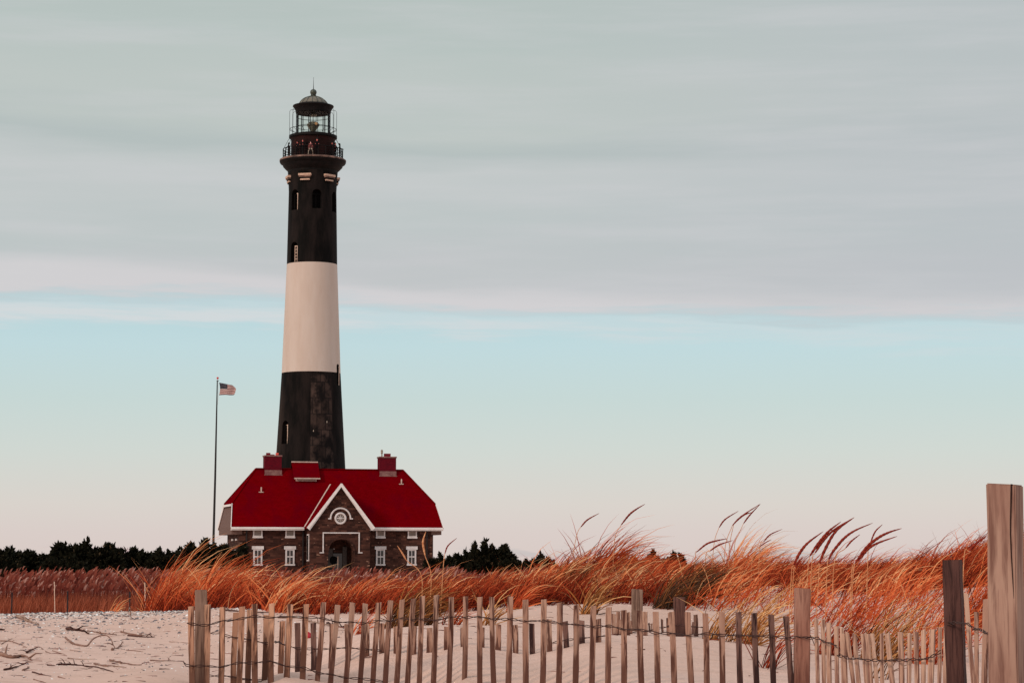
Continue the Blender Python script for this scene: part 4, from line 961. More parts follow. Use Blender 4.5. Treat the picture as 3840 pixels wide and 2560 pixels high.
for r_ in range(9):
    for c_ in range(6 if r_ % 2 == 0 else 5):
        u = (.033 + (c_ + (0 if r_ % 2 == 0 else .5)) * .066) * 1.0; v = (.5 + r_ * .75) / 13
        a = at(*(lambda A, M_, B: A * (1 - v) * (1 - 2 * v) + 4 * M_ * v * (1 - v) + B * v * (2 * v - 1))(ed(topE, u), ed(midE, u), ed(botE, u)), FD - .1 + .14 * math.sin(u * 9 + v * 2) * u - .012) - fo_
        pts = []
        for q_ in range(10): rr_ = .021 if q_ % 2 == 0 else .009; pts.append(a + Vector((rr_ * math.sin(q_ * math.pi / 5), 0, rr_ * math.cos(q_ * math.pi / 5))))
        stb.add(pts, [tuple(range(10))])
stb.build('stars', M['f_white'], flag)

# ------------------------------------------------------------------ sand fences
def lath(mb, a, b, wd, th_, yaw=0.0, mi=0, jit=.0012, seg=7, slant=None):
    """rough split lath from b (foot) to a (top)"""
    a, b = Vector(a), Vector(b); ax = Vector((math.cos(yaw), math.sin(yaw), 0)); ay = Vector((-math.sin(yaw), math.cos(yaw), 0)); vs = []
    ph = random.uniform(0, 6); sl_ = random.uniform(-.004, .004) if slant is None else slant
    for i in range(seg + 1):
        s_ = i / seg; c = b.lerp(a, s_) + ax * (.0018 * math.sin(ph + 5 * s_))
        for x_, y_ in ((-1, -1), (1, -1), (1, 1), (-1, 1)):
            p_ = c + ax * (x_ * wd / 2 + random.uniform(-jit, jit)) + ay * (y_ * th_ / 2 + random.uniform(-jit, jit))
            if i == seg: p_.z += x_ * sl_
            vs.append(p_)
    fs = [(3, 2, 1, 0), (seg * 4, seg * 4 + 1, seg * 4 + 2, seg * 4 + 3)]
    for i in range(seg): fs += [(i * 4 + j, i * 4 + (j + 1) % 4, i * 4 + 4 + (j + 1) % 4, i * 4 + 4 + j) for j in range(4)]
    mb.add(vs, fs, mi)
def dfront(px): return float(np.interp(px, [600, 717, 1100, 1450, 1900, 2200, 2600, 3013, 3062, 3560, 3640, 3700], [15.8, 15.8, 16.2, 16.4, 15.6, 15.0, 14.5, 14.1, 14.0, 12.3, 11.9, 11.2]))
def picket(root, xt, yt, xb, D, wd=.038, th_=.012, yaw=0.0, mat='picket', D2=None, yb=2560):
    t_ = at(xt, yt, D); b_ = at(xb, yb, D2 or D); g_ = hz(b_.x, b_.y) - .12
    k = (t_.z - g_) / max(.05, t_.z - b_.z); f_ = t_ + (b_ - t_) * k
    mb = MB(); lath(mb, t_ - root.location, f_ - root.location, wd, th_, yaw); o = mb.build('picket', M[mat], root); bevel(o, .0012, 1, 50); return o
def wire(root, pts, amp=.0065, twist=33.0, off=-.012, name='wire'):
    """two strands twisted round each other along pts (world)"""
    P_ = []; pts = [Vector(p) for p in pts]
    for a_, b_ in zip(pts[:-1], pts[1:]):
        n_ = max(3, int((b_ - a_).length / .014)); P_ += [a_.lerp(b_, i / n_) for i in range(n_)]
    P_.append(pts[-1]); mb = MB(); s_ = 0.0; A_ = []; B_ = []
    for i, p_ in enumerate(P_):
        if i: s_ += (P_[i] - P_[i - 1]).length
        w_ = amp * math.sin(s_ * twist + .8 * math.sin(s_ * 5)); v_ = .006 * math.cos(s_ * twist)
        sag = Vector((0, off, .004 * math.sin(s_ * 9)))
        w_ *= .55 + .6 * math.sin(s_ * 7.3 + 1.1) ** 2; A_.append(p_ + sag + Vector((0, v_, w_)) - root.location); B_.append(p_ + sag + Vector((0, -v_, -w_)) - root.location)
    mb.tube(A_, .0028, 5); mb.tube(B_, .0028, 5); return mb.build(name, M['wire'], root, True)
def post(root, xl, xr, yt, xlb, xrb, D, mat, yaw=0.0, face=None, name='post', taper=0, crack=True):
    wd = (xr - xl) / F * D; ct = at((xl + xr) / 2, yt, D); cb = at((xlb + xrb) / 2, 2560, D); ct.y += wd / 2; cb.y += wd / 2
    if face: wd = face
    g_ = hz(cb.x, cb.y) - .3; k = (ct.z - g_) / max(.05, ct.z - cb.z); f_ = ct + (cb - ct) * k
    mb = MB(); loc = root.location if root else Vector((0, 0, 0)); lath(mb, ct - loc, f_ - loc, wd, wd, yaw, jit=.0018, seg=12, slant=random.uniform(-.003, .003))
    o = mb.build(name, M[mat], root); bevel(o, .004, 2, 50); return o, ct, f_, wd

ff = empty('sand_fence', at(1900, 2560, 15.6)); ff.location.z = hz(ff.location.x, ff.location.y)
tag(ff, 'front picket sand fence wired together along the bottom, ending at the dark leaning post', 'fence', 'wooden sand fences')
FP = [(717, 2272, 720), (778.6, 2265, 776), (835, 2275, 828.6), (909, 2273, 895.6), (954, 2263, 956), (1018, 2261, 1015.6), (1089, 2264, 1073.5), (1146.6, 2264, 1134.7), (1214.6, 2256.5, 1189), (1266, 2266.7, 1240),
 (1322, 2258, 1298), (1369.4, 2261.6, 1350.7), (1420, 2258, 1398), (1464.6, 2249.7, 1444), (1508.8, 2247, 1486.7), (1550.7, 2243.5, 1527.6), (1584.7, 2233, 1571.8), (1637, 2230, 1626), (1693, 2237.8, 1684), (1747, 2235, 1742),
 (1799.7, 2237, 1798.6), (1842.9, 2237, 1851.4), (1913.6, 2235, 1906.8), (1972, 2247, 1970.7), (2041, 2246, 2035), (2100, 2258, 2095.6), (2161.5, 2266.7, 2158.5), (2226.5, 2270, 2219), (2284, 2274.5, 2278.6), (2339.8, 2286, 2340),
 (2398, 2287.8, 2405), (2458.8, 2292, 2466.7), (2519, 2292, 2528), (2579, 2293, 2592), (2645, 2298, 2651), (2707.8, 2293, 2709), (2770, 2293, 2775), (2828, 2296.6, 2837), (2891, 2302.5, 2901), (2948, 2309, 2966)]
for i, (xt, yt, xb) in enumerate(FP):
    D = dfront(xt); mt = 'picket_warm' if xt < 1200 else 'picket'
    if i in (8, 19, 20, 21, 35): mt = 'picket'
    if i in (36, 37, 38, 39): mt = 'picket_dark'
    wp = 22.0 if xt < 1150 else (19.5 if xt < 1900 else 21.5)
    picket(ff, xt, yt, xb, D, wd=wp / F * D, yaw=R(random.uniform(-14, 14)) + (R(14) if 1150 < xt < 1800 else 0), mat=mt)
RP = [(3061.7, 2317, 3066), (3086, 2320, 3090), (3108, 2334, 3110), (3136.6, 2347, 3139), (3157, 2351, 3162), (3165, 2374, 3171), (3177, 2370, 3200), (3204, 2376, 3221), (3237, 2374, 3250), (3253, 2375, 3266), (3271, 2374, 3288), (3306, 2374, 3308), (3327, 2374, 3347), (3377, 2369, 3381),
 (3412, 2374, 3408), (3435, 2367, 3438), (3463, 2360, 3462), (3496.5, 2358, 3490), (3525.6, 2350, 3522), (3547.6, 2344, 3545)]
RYAW = math.atan2(-1.9, .54)
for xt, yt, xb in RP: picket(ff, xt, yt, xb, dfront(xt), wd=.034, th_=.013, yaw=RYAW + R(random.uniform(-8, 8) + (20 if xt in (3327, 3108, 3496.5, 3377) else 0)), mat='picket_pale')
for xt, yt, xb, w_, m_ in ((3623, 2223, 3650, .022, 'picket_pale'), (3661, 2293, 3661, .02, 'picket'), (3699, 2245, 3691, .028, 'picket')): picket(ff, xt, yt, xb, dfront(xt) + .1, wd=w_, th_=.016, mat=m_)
pl_, ptop, pf, pw = post(ff, 728.5, 774, 2210.5, 729, 770, 15.9, 'post_grey', yaw=R(6)); 
pA, *_ = post(ff, 2986, 3040, 2204, 2980, 3038, 14.1, 'post_warm', yaw=R(3)); 
pB, *_ = post(ff, 3541, 3614, 2098, 3560, 3632, 12.2, 'post_dark', yaw=R(-20), face=.092)
def wy(tab, D=None, dy=-.02): return [at(x, y, (D(x) if callable(D) else D)) + Vector((0, dy, 0)) for x, y in tab]
top_w = [(703, 2334), (717, 2337), (752, 2344), (778, 2345), (806, 2337), (835, 2327), (872, 2324), (909, 2316), (954, 2306), (1018, 2313), (1050, 2311), (1089, 2312), (1120, 2313), (1147, 2317), (1180, 2315), (1215, 2318), (1266, 2330), (1322, 2329), (1369, 2334), (1420, 2325), (1465, 2330), (1509, 2317), (1551, 2324), (1585, 2319), (1637, 2322), (1693, 2311), (1747, 2316), (1800, 2312), (1843, 2318), (1914, 2317), (1972, 2328), (2041, 2328), (2100, 2336), (2161, 2337), (2226, 2348), (2284, 2346), (2340, 2361), (2398, 2359), (2459, 2370), (2519, 2370), (2579, 2381), (2645, 2376), (2708, 2382), (2770, 2380), (2828, 2381), (2892, 2380), (2948, 2389), (2985, 2388), (3012, 2389), (3042, 2391)]
wire(ff, wy(top_w, lambda x: dfront(x)), off=-.004)
low_w = [(690, 2480), (699, 2492), (717, 2496), (776, 2497), (828, 2501), (895, 2481), (954, 2481), (1015, 2475), (1075, 2498), (1138, 2503), (1195, 2522), (1245, 2525), (1298, 2537), (1350, 2540), (1400, 2547), (1440, 2556)]
wire(ff, wy(low_w, lambda x: dfront(x)), off=-.004)
rw_ = [(3038, 2391), (3062, 2391), (3086, 2394), (3108, 2407), (3136, 2412), (3155, 2420)]
wire(ff, [p + Vector((-.03, 0, 0)) for p in wy(rw_, lambda x: dfront(x), -.03)], off=0)
rw2 = [(3156, 2456), (3180, 2460), (3204, 2471), (3237, 2468), (3271, 2472), (3306, 2470), (3327, 2474), (3377, 2474), (3412, 2476), (3435, 2471), (3463, 2470), (3496, 2463), (3520, 2452), (3545, 2440)]
wire(ff, [p + Vector((-.03, 0, 0)) for p in wy(rw2, lambda x: dfront(x), -.03)], off=0)
wire(ff, wy([(3540, 2340), (3560, 2336), (3625, 2336), (3645, 2352), (3662, 2358), (3690, 2371), (3712, 2371)], lambda x: dfront(x) - .08), off=-.02)

bf = empty('sand_fence', at(1600, 2430, 17.3)); bf.location.z = hz(bf.location.x, bf.location.y)
tag(bf, 'low half buried picket fence just behind the front fence', 'fence', 'wooden sand fences')
BP = [(884.7, 2294.5, 874, 2560), (937, 2284, 930, 2560), (1000, 2304, 992, 2540), (1059, 2327, 1053, 2530), (1115, 2334, 1117, 2516), (1175.5, 2334, 1176, 2500), (1247, 2338, 1242, 2482), (1301, 2338, 1306, 2464), (1374.5, 2338, 1375, 2450), (1432, 2335, 1432, 2442), (1485, 2347, 1486, 2430), (1553, 2345, 1552, 2426), (1611, 2352, 1610, 2420), (1674, 2348, 1675, 2416), (1737, 2350, 1738, 2416), (1806, 2350, 1807, 2416), (1868, 2339, 1869, 2414), (1931, 2341.5, 1933, 2420), (1994.6, 2336, 1996, 2417), (2059, 2320, 2060, 2416), (2120, 2328, 2123, 2411), (2182, 2324.5, 2182, 2408), (2243, 2319, 2245, 2402)]
for i, (xt, yt, xb, yb) in enumerate(BP):
    D = 17.0 if xt > 1040 else 16.3; D2 = None
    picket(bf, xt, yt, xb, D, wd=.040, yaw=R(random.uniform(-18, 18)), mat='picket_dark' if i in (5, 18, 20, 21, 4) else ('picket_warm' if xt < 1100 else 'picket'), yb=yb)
bw = [(790, 2372), (820, 2371), (850, 2383), (884, 2391), (937, 2397), (1000, 2410), (1032, 2402), (1059, 2411), (1115, 2427), (1176, 2431), (1240, 2433), (1301, 2428), (1374, 2432), (1432, 2436)]
wire(bf, wy(bw, lambda x: 16.3 if x < 1040 else 17.0), off=-.004)
wire(bf, wy([(2070, 2409), (2120, 2400), (2182, 2393), (2243, 2385), (2290, 2378)], 17.0), off=-.004)
wire(bf, wy([(760, 2531), (800, 2533), (850, 2534), (884, 2540), (930, 2546), (985, 2548)], 16.3), off=-.004)

tf = empty('sand_fence', at(2450, 2385, 20)); tf.location.z = hz(tf.location.x, tf.location.y)
tag(tf, 'distant half buried fence piece between a grey post and a dark post', 'fence', 'wooden sand fences')
for xt, yt, w_, m_, D in ((2301, 2300, .036, 'picket_pale', 19.2), (2318, 2292, .03, 'picket', 19.4), (2330, 2320, .036, 'picket', 19.3), (2354, 2294, .038, 'picket', 19.3), (2367, 2326, .02, 'picket_pale', 19.6), (2420, 2292, .038, 'picket_pale', 19.5), (2434, 2334, .012, 'picket', 20), (2442, 2336, .012, 'picket', 20), (2450, 2328, .014, 'picket', 20), (2483, 2320, .018, 'picket_dark', 19.8), (2503, 2315, .018, 'picket', 19.6), (2512, 2298, .036, 'picket', 19.4), (2608, 2303, .036, 'picket', 19.6), (2600, 2330, .02, 'picket_dark', 19.8)):
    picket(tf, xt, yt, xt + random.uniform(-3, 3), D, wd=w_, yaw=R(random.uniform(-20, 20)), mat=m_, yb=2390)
post(tf, 2370, 2409, 2208, 2371, 2410, 19.9, 'post_grey', yaw=R(4)); post(tf, 2527, 2571, 2238, 2537, 2573, 19.4, 'post_dark', yaw=R(-4))
wire(tf, wy([(2290, 2378), (2330, 2380), (2375, 2371), (2420, 2366), (2480, 2350), (2510, 2345)], 19.2), off=-.03); wire(tf, wy([(2500, 2345), (2550, 2344), (2608, 2350), (2650, 2352)], 19.1), off=-.03)

# lone posts
def lone_post(xl, xr, yt, xlb, xrb, D, mat, yaw, face, label):
    g_ = at((xlb + xrb) / 2, 2560, D); r_ = empty('wooden_post', (g_.x, g_.y, hz(g_.x, g_.y))); tag(r_, label, 'post', 'square wooden posts'); return post(r_, xl, xr, yt, xlb, xrb, D, mat, yaw, face)
big, bt, bf_, bwd = lone_post(3713, 3849, 1812.5, 3729, 3859, 7.5, 'post_big', R(-27), .096, 'largest square wooden post, rising high at the right edge of the photo')
bpar = big.parent
# the long drying crack and the small knots of the big post, lying on its front face
fx = Vector((math.cos(R(-27)), math.sin(R(-27)), 0)); fn = Vector((math.sin(R(-27)), -math.cos(R(-27)), 0))
def onpost(u, s_): return bf_.lerp(bt, s_) + fx * u + fn * (.0488) - bpar.location
zt_s = lambda py: 1 - (py - 1812.5) / F * 7.5 / (bt - bf_).length
MB().tube([onpost(u_, zt_s(p_)) for u_, p_ in ((.036, 1814), (.035, 1850), (.033, 1900), (.031, 1950), (.030, 2000), (.031, 2060), (.033, 2120), (.035, 2180), (.037, 2240))], [.0030, .0032, .0026, .0024, .0022, .0020, .0017, .0014, .0004], 6).build('crack', M['split'], big)
lone_post(2892, 2920, 2214, 2892, 2921, 27.0, 'post_grey', R(10), .085, 'faint far wooden post half hidden in grass above the pickets')
lone_post(3503, 3526, 2194, 3504, 3528, 28.0, 'post_grey', R(35), .085, 'faintest far wooden post in grass left of the dark leaning post')
# cracks and knots
def crack(root, face_o, pts, D, r=.0022):
    mb = MB(); mb.tube([at(x, y, D) - root.location for x, y in pts], r, 5); return mb.build('crack', M['split'], face_o)
# (cracks are cut in as slim dark splits lying on the front faces)
def front_y(o, px, py, root):
    return None

# ------------------------------------------------------------------ stakes in the marsh
for px, y0, y1, mt, lab, wd in ((45, 2219, 2314, 'stake', 'thin dark stake nearest the left edge in front of the reeds', .05), (254, 2215, 2314, 'stake', 'middle of the three thin dark stakes in front of the reeds', .05), (487, 2217, 2312, 'stake', 'thin dark stake near the orange grass, right of the other two', .05),
                           (206, 2180, 2265, 'stake_w', 'thin broken pale stake between the two left dark stakes', .026), (545, 2183, 2258, 'stake_w', 'thin pale leaning stake beside the orange grass', .03), (894, 2217, 2290, 'stake', 'short dark stake in the grass above the left part of the fence', .035)):
    D = 88.0 if px < 600 else 31.0; wd = wd if px < 600 else .016; t_ = at(px, y0, D); r_ = empty('marker_stake', (t_.x, D, hz(t_.x, D))); tag(r_, lab, 'stake', 'thin stakes along the marsh edge')
    mb = MB(); lath(mb, t_ - r_.location + Vector((-.02 if mt == 'stake_w' else 0, 0, 0)), Vector((.03 if mt == 'stake_w' else 0, 0, -.15)), wd, wd, R(20), seg=5, jit=.003); mb.build('stake', M[mt], r_)

# ------------------------------------------------------------------ seed stalks
def stalk(D, stem, head, label, hw=.011, mat='seed'):
    b_ = at(stem[0][0], stem[0][1], D); gx, gy = b_.x - .03, D; gz_ = hz(gx, gy); r_ = empty('grass_stalk', (gx, gy, gz_)); tag(r_, label, 'grass stalk', 'tall dry stalks above the dune grass')
    P_ = [Vector((gx, gy, gz_ - .03))] + [at(x, y, D) for x, y in stem] + [at(*head[0], D)]; P_ = [p - r_.location for p in P_]
    MB().tube(spline(P_), [.0045 - .0015 * i / 20 for i in range(len(spline(P_)))], 5).build('stem', M['stem'], r_)
    Q_ = spline([at(x, y, D) - r_.location for x, y in head], 9); n_ = len(Q_)
    rr_ = [hw * (math.sin(math.pi * min(1, (i / (n_ - 1)) ** .7 * .96 + .04)) ** .7) * (1 + .18 * math.sin(i * 2.3)) + .0015 for i in range(n_)]
    MB().tube(Q_, rr_, 6).build('seed_head', M[mat], r_)
    # fine awns
def spline(P_, k=6):
    P_ = [Vector(p) for p in P_]
    if len(P_) < 3: return [P_[0].lerp(P_[-1], i / k) for i in range(k + 1)]
    o = []; e = [P_[0] * 2 - P_[1]] + P_ + [P_[-1] * 2 - P_[-2]]
    for i in range(1, len(e) - 2):
        for j in range(k):
            t = j / k; a_, b_, c_, d_ = e[i - 1:i + 3]
            o.append(.5 * ((2 * b_) + (c_ - a_) * t + (2 * a_ - 5 * b_ + 4 * c_ - d_) * t * t + (3 * b_ - a_ - 3 * c_ + d_) * t ** 3))
    o.append(P_[-1]); return o
Z6 = lambda L_: [(2000 + x / 2.613, 1820 + y / 2.613) for x, y in L_]
Z7 = lambda L_: [(2800 + x / 2.613, 1820 + y / 2.613) for x, y in L_]
ST = [
 (Z6([(390, 690), (430, 470)]), Z6([(465, 405), (530, 335), (645, 270)]), 'leftmost single seed stalk left of the grass hump', .009, 29),
 (Z6([(795, 540)]), Z6([(860, 385), (940, 285), (1010, 230), (1095, 180)]), 'seed stalk rising out of the grass hump', .011, 29),
 (Z6([(1760, 680), (1780, 520)]), Z6([(1820, 410), (1880, 330), (2010, 248)]), 'left stalk of the group of four on the middle skyline', .008, 28),
 (Z6([(1880, 600)]), Z6([(1950, 390), (2040, 300), (2225, 178)]), 'tallest seed stalk, its tip touching the next one', .0085, 28),
 (Z6([(1920, 610)]), Z6([(1965, 370), (2060, 290), (2150, 258)]), 'short headed stalk between the two tallest', .0085, 28),
 (Z6([(1970, 600), (2010, 480)]), Z6([(2060, 370), (2120, 290), (2225, 178)]), 'right stalk of the tall crossing pair', .008, 28),
 (Z6([(1590, 680)]), Z6([(1600, 650), (1700, 570), (1800, 538), (1905, 518)]), 'low bent stalk lying left of the tallest stalks', .010, 27),
 (Z6([(1690, 690)]), Z6([(1730, 640), (1820, 580), (1955, 535)]), 'second low bent stalk under the tallest stalks', .009, 27),
 (Z7([(130, 600)]), Z7([(165, 550), (230, 480), (350, 425)]), 'thin stalk between the tallest pair and the red fan of stalks', .007, 28),
 (Z7([(60, 700)]), Z7([(125, 600), (180, 560), (243, 527)]), 'thinnest low stalk just right of the tallest pair', .006, 28),
 (Z7([(440, 850)]), Z7([(460, 780), (520, 660), (600, 560), (750, 448)]), 'thick red stalk at the left of the fan of stalks', .0125, 22),
 (Z7([(600, 820)]), Z7([(618, 690), (700, 570), (800, 450), (925, 352)]), 'second thick red stalk of the fan from the left', .0125, 22),
 (Z7([(640, 750)]), Z7([(670, 660), (750, 540), (860, 430), (1055, 310)]), 'ragged red stalk in the middle of the fan', .011, 22),
 (Z7([(700, 1000)]), Z7([(712, 760), (780, 600), (880, 440), (1055, 310)]), 'thickest red stalk reaching the highest tip of the fan', .013, 22),
 (Z7([(790, 790)]), Z7([(805, 720), (850, 640), (950, 520), (1060, 440), (1235, 365)]), 'red stalk with a long right leaning head in the fan', .012, 22),
 (Z7([(860, 750)]), Z7([(970, 610), (1030, 540), (1110, 478)]), 'short brown stalk under the long right leaning head', .007, 22),
 (Z7([(1190, 640)]), Z7([(1212, 560), (1260, 450), (1330, 380)]), 'thin upright stalk above the lowest pair of red heads', .006, 22),
 (Z7([(1030, 850)]), Z7([(1060, 765), (1170, 610), (1290, 510), (1400, 455), (1520, 418)]), 'upper one of the two parallel red stalks right of the fan', .0125, 21),
 (Z7([(1045, 850)]), Z7([(1090, 740), (1190, 620), (1290, 560), (1475, 495)]), 'lower one of the two parallel red stalks right of the fan', .011, 21),
 (Z7([(460, 850)]), Z7([(478, 800), (510, 745), (555, 700)]), 'shortest red stalk at the foot of the fan', .008, 22),
 (Z7([(2130, 700)]), Z7([(2180, 640), (2230, 580), (2350, 490)]), 'red stalk beside the large post at the right edge', .012, 20),
 ([(1582, 2165)], [(1523, 2098), (1508, 2072), (1490, 2045)], 'bare orange stalk leaning left in front of the right house window', .0065, 22),
 ([(1617, 2165)], [(1594, 2082), (1586, 2032), (1597, 1992)], 'tall curved orange stalk in front of the right house corner', .0085, 22),
 ([(1662, 2130)], [(1668, 2075), (1680, 2045), (1713, 2016)], 'dark arched stalk over the low bushes right of the house', .006, 24),
]
for st_, hd, lab, hw, D in ST: stalk(D, st_, hd, lab, hw, 'seed' if 'orange' not in lab else 'stem')

# ------------------------------------------------------------------ driftwood, stones, litter
Z0 = lambda L_: [(x / 2.613, 1980 + y / 2.613) for x, y in L_]
Z1 = lambda L_: [(650 + x / 2.94, 2100 + y / 2.94) for x, y in L_]
def stick(pts, r, label, mat='drift', lift=None, twig=0):
    r *= .60; W = [ground_hit(x, y) for x, y in pts]; c_ = W[0].copy(); o = empty('driftwood', c_); tag(o, label, 'driftwood', 'driftwood scattered on the sand')
    P_ = [p - c_ + Vector((0, 0, r * .6 + (lift[i] if lift else 0))) for i, p in enumerate(W)]; S_ = spline(P_, 5); n_ = len(S_)
    S_ = [p + Vector((random.uniform(-.2, .2), random.uniform(-.3, .3), random.uniform(-.1, .35))) * r for p in S_]
    mb = MB().tube(S_, [r * (1.0 - .65 * i / n_) * random.uniform(.8, 1.15) for i in range(n_)], 7)
    for k in range(twig):
        i = random.randrange(1, n_ - 1); b_ = S_[i]; d_ = Vector((random.uniform(-.8, 1), random.uniform(-.6, .3), random.uniform(.05, .35))).normalized() * min(r, .018) * random.uniform(5, 9)
        mb.tube([b_, b_ + d_ * .5 + Vector((0, 0, r)), b_ + d_], [r * .5, r * .35, r * .12], 5)
    mb.build('branch', M[mat], o, True)
stick(Z0([(160, 870), (260, 905), (320, 930), (380, 955)]), .030, 'pale forked branch at the sand crest near the left edge', 'drift_pale', twig=3)
stick(Z0([(0, 1001), (44, 1000)]), .022, 'dark stub cut by the left edge of the photo', 'drift_dark')
stick(Z0([(655, 995), (740, 1005), (800, 1012), (870, 1040)]), .032, 'thick dark branch in the pebbles', 'drift_dark', twig=3)
stick(Z0([(860, 1010), (950, 1025), (1060, 1040), (1145, 1045)]), .016, 'thin brown branch continuing right of the thick dark one', 'drift', twig=2)
stick(Z0([(1185, 1020), (1300, 1045), (1410, 1052), (1480, 1035)]), .016, 'brown branch with raised tip above the flat dark one', 'drift', twig=3)
stick(Z0([(1255, 1057), (1400, 1070), (1520, 1072)]), .018, 'flat dark branch under the one with raised tip', 'drift_dark', twig=2)
stick(Z0([(0, 1105), (100, 1110), (180, 1135), (260, 1170)]), .012, 'thin long brown twig sloping down from the left edge', 'drift', twig=2)
stick(Z0([(15, 1138), (60, 1110), (120, 1080)]), .011, 'short twig crossing the long one at the left edge', 'drift')
stick(Z0([(640, 1100), (730, 1140), (850, 1158), (920, 1145), (1050, 1150), (1125, 1172)]), .021, 'curved branch arching up off the sand, largest in the middle of the beach', 'drift', lift=[.02, .0, .0, .06, .09, .0], twig=1)
stick(Z0([(1100, 1195), (1150, 1180), (1205, 1140)]), .022, 'stubby branch at the right foot of the arching one', 'drift', lift=[0, 0, .02])
stick(Z0([(410, 1180), (450, 1210), (500, 1230)]), .009, 'small twig left below the arching branch', 'drift')
stick(Z0([(510, 1200), (580, 1225), (640, 1238)]), .008, 'second small twig below the arching branch', 'drift')
stick(Z0([(685, 1195), (800, 1210)]), .007, 'very thin twig directly under the arching branch', 'drift')
stick(Z0([(1240, 1197), (1330, 1203), (1400, 1212)]), .009, 'thin straight twig right of the arching branch', 'drift')
stick(Z0([(0, 1248), (120, 1275), (210, 1262), (300, 1295)]), .034, 'broad slab of bark at the left edge', 'drift', twig=2)
stick(Z0([(260, 1225), (300, 1200), (350, 1180)]), .018, 'dark knotty piece above the bark slab', 'drift_dark', twig=2)
stick(Z0([(40, 1395), (150, 1370), (240, 1335)]), .015, 'dark knotty twig near the lower left corner', 'drift_dark', twig=4)
stick(Z0([(225, 1395), (285, 1370)]), .013, 'short stub beside the knotty twig near the lower left corner', 'drift')
stick(Z0([(665, 1275), (790, 1285), (930, 1282)]), .008, 'pale thin twig in the middle of the beach', 'drift_pale')
stick(Z0([(1075, 1300), (1180, 1320), (1280, 1338), (1385, 1345)]), .014, 'brown branch left of the fence with a pale end', 'drift', twig=1)
stick(Z0([(1475, 1295), (1600, 1302), (1715, 1300)]), .010, 'straight twig nearest the left fence post', 'drift', twig=2)
stick(Z0([(465, 1345), (540, 1350)]), .010, 'short dark chip left of the long low branch', 'drift_dark')
stick(Z0([(560, 1340), (700, 1340), (850, 1360), (960, 1370), (1110, 1410)]), .015, 'longest low branch with side twigs near the bottom', 'drift_dark', twig=6)
stick(Z0([(925, 1330), (1000, 1350), (1120, 1352)]), .014, 'branch resting just above the longest low one', 'drift')
stick(Z0([(1110, 1355), (1235, 1365)]), .009, 'greyish twig at the right tip of the longest low branch', 'drift_pale')
stick(Z0([(315, 1410), (420, 1440), (500, 1450)]), .009, 'thin dark twig below the long low branch', 'drift_dark', twig=1)
stick(Z0([(570, 1462), (640, 1478)]), .009, 'tiny brown chip near the bottom edge', 'drift')
stick(Z0([(330, 1485), (450, 1515)]), .007, 'thin twig cut by the bottom edge', 'drift')
stick(Z0([(1660, 1115), (1760, 1122), (1850, 1125)]), .009, 'thin twig ending at the left fence post', 'drift')
stick(Z0([(1560, 1380), (1660, 1380)]), .007, 'small dark twig low beside the left fence post', 'drift_dark')
stick(Z0([(1235, 815), (1262, 850), (1285, 893)]), .016, 'upright pale stub standing at the sand crest', 'drift_pale', lift=[.14, .06, 0])
stick(Z1([(560, 555), (850, 577), (1060, 582)]), .018, 'dark driftwood pole behind the left pickets', 'drift_dark', twig=2)
stick(Z1([(1150, 640), (1420, 645), (1500, 680), (1780, 737)]), .022, 'long pale driftwood branch behind the left pickets', 'drift_pale', twig=3)
stick(Z1([(1700, 700), (1800, 735), (1895, 738)]), .018, 'dark gnarled root at the end of the pale branch behind the pickets', 'drift_dark', twig=5)
stick(Z1([(1700, 520), (1850, 580), (1930, 560)]), .012, 'twiggy brush lying under the grass behind the pickets', 'drift_dark', twig=6)
stick([(3340, 2440), (3390, 2452), (3470, 2478)], .008, 'brown twig behind the narrow pickets', 'drift')

def rock(mb, c, r, fl=.5):
    n0 = [(1, 0, 0), (.3, .9, 0), (-.8, .6, 0), (-.8, -.6, 0), (.3, -.95, 0)]; vs = [Vector((a_ * random.uniform(.7, 1.2), b_ * random.uniform(.7, 1.2), random.uniform(-.1, .2))) for a_, b_, _ in n0]
    top = [v * random.uniform(.4, .75) + Vector((0, 0, random.uniform(.5, 1.0))) for v in vs]; a = random.uniform(0, 6.28); ca, sa = math.cos(a), math.sin(a)
    V_ = [c + Vector(((v.x * ca - v.y * sa) * r, (v.x * sa + v.y * ca) * r, v.z * r * fl)) for v in vs + top]; return mb.add(V_, [(5, 6, 7, 8, 9)] + [(i, (i + 1) % 5, 5 + (i + 1) % 5, 5 + i) for i in range(5)])
# big dark stones: countable ones
for i in range(44):
    px = random.uniform(0, 900); py = 2318 + abs(random.gauss(0, 26)) if i < 36 else random.uniform(2370, 2420); c_ = ground_hit(px, py, 16, 37.5); r = random.uniform(.018, .036)
    o = rock(MB(), Vector((0, 0, -.004)), r, .8).build('stone', M['stone_d']); o.location = c_; tag(o, 'small dark grey stone lying among the shells on the sand', 'stone', 'dark stones among the shells')
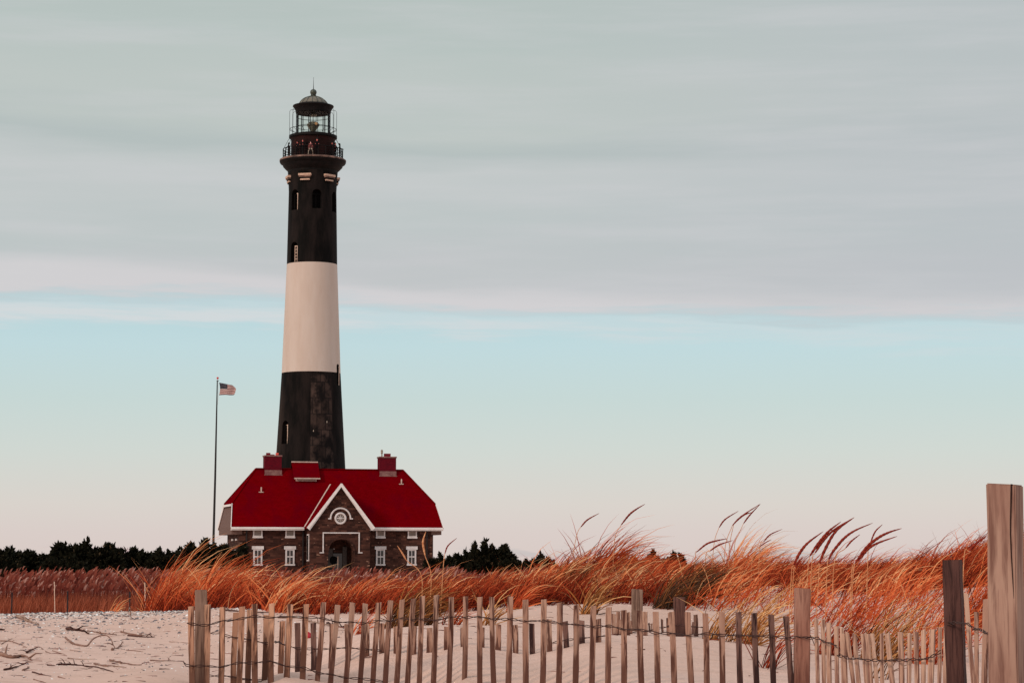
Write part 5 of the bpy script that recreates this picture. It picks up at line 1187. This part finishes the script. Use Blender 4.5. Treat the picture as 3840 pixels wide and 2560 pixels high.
# shells and gravel: uncountable
N = 21000; u = rng.uniform(0, 1, N); px = rng.uniform(-500, 1350, N); D = np.where(u < .82, 36.8 - np.abs(rng.normal(0, 4.2, N)), rng.uniform(17, 36, N)); keep = (px < 1000) | (rng.uniform(0, 1, N) < .35); px, D = px[keep], D[keep]; N = len(px)
x = (px - 1920) / F * D; z = H(x, D); s_ = rng.uniform(.006, .020, N) * np.clip(.6 + (D - 20) / 16, .6, 1.6) * np.where(rng.uniform(0, 1, N) < .1, 1.5, 1)
ang = rng.uniform(0, 2 * np.pi, (N, 1)) + np.arange(4)[None] * np.pi / 2 + rng.normal(0, .25, (N, 4)); rr_ = s_[:, None] * rng.uniform(.6, 1.5, (N, 4))
ring = np.stack([x[:, None] + rr_ * np.cos(ang), D[:, None] + rr_ * np.sin(ang), np.repeat(z[:, None], 4, 1) - .003], -1); apex = np.stack([x + rng.normal(0, .3, N) * s_, D + rng.normal(0, .3, N) * s_, z + s_ * rng.uniform(.25, .7, N)], -1)
V = np.concatenate([ring, apex[:, None]], 1).reshape(-1, 3); o5 = (np.arange(N) * 5)[:, None]; Ft = np.concatenate([np.stack([o5[:, 0] + i, o5[:, 0] + (i + 1) % 4, o5[:, 0] + 4], -1) for i in range(4)], 0)
tv = rng.uniform(0, 1, N); tv = np.where(rng.uniform(0, 1, N) < .45, tv * .4, .45 + .55 * tv)
tag(np_mesh('shell_gravel', V, Ft, M['pebble'], np.repeat(tv, 5)), 'scattered shells and grey gravel on the sand', kind='stuff')
# thin plant litter lying flat
N = 1500; px = rng.uniform(-300, 3300, N); D = np.where(px < 1000, rng.uniform(15.5, 36, N), rng.uniform(15.5, 25, N)); kp = (px < 1000) | (rng.uniform(0, 1, N) < .25); px, D = px[kp], D[kp]; N = len(px); x = (px - 1920) / F * D
V, Fq, T = blades(np.stack([x, D, H(x, D) + .004], -1), rng.uniform(.03, .16, N), rng.uniform(0, 6.28, N), np.full(N, 1.5), np.full(N, 1.6), rng.uniform(.003, .007, N), np.clip(rng.normal(.4, .3, N), 0, 1), K=2)
tag(np_mesh('plant_litter', V, Fq, M['reed'], T), 'thin dry plant bits strewn on the sand', kind='stuff')
# red scrap
c_ = ground_hit(1155, 2391); mb = MB(); bm = bmesh.new(); bmesh.ops.create_icosphere(bm, subdivisions=2, radius=.026)
for v in bm.verts: v.co *= random.uniform(.6, 1.25); v.co.z = v.co.z * 1.2 + .024
me = bpy.data.meshes.new('crumpled_scrap'); bm.to_mesh(me); bm.free(); me.materials.append(M['litter']); o = bpy.data.objects.new('crumpled_scrap', me); C.objects.link(o); o.location = c_
tag(o, 'crumpled bright red plastic scrap on the sand behind the pickets', 'litter')
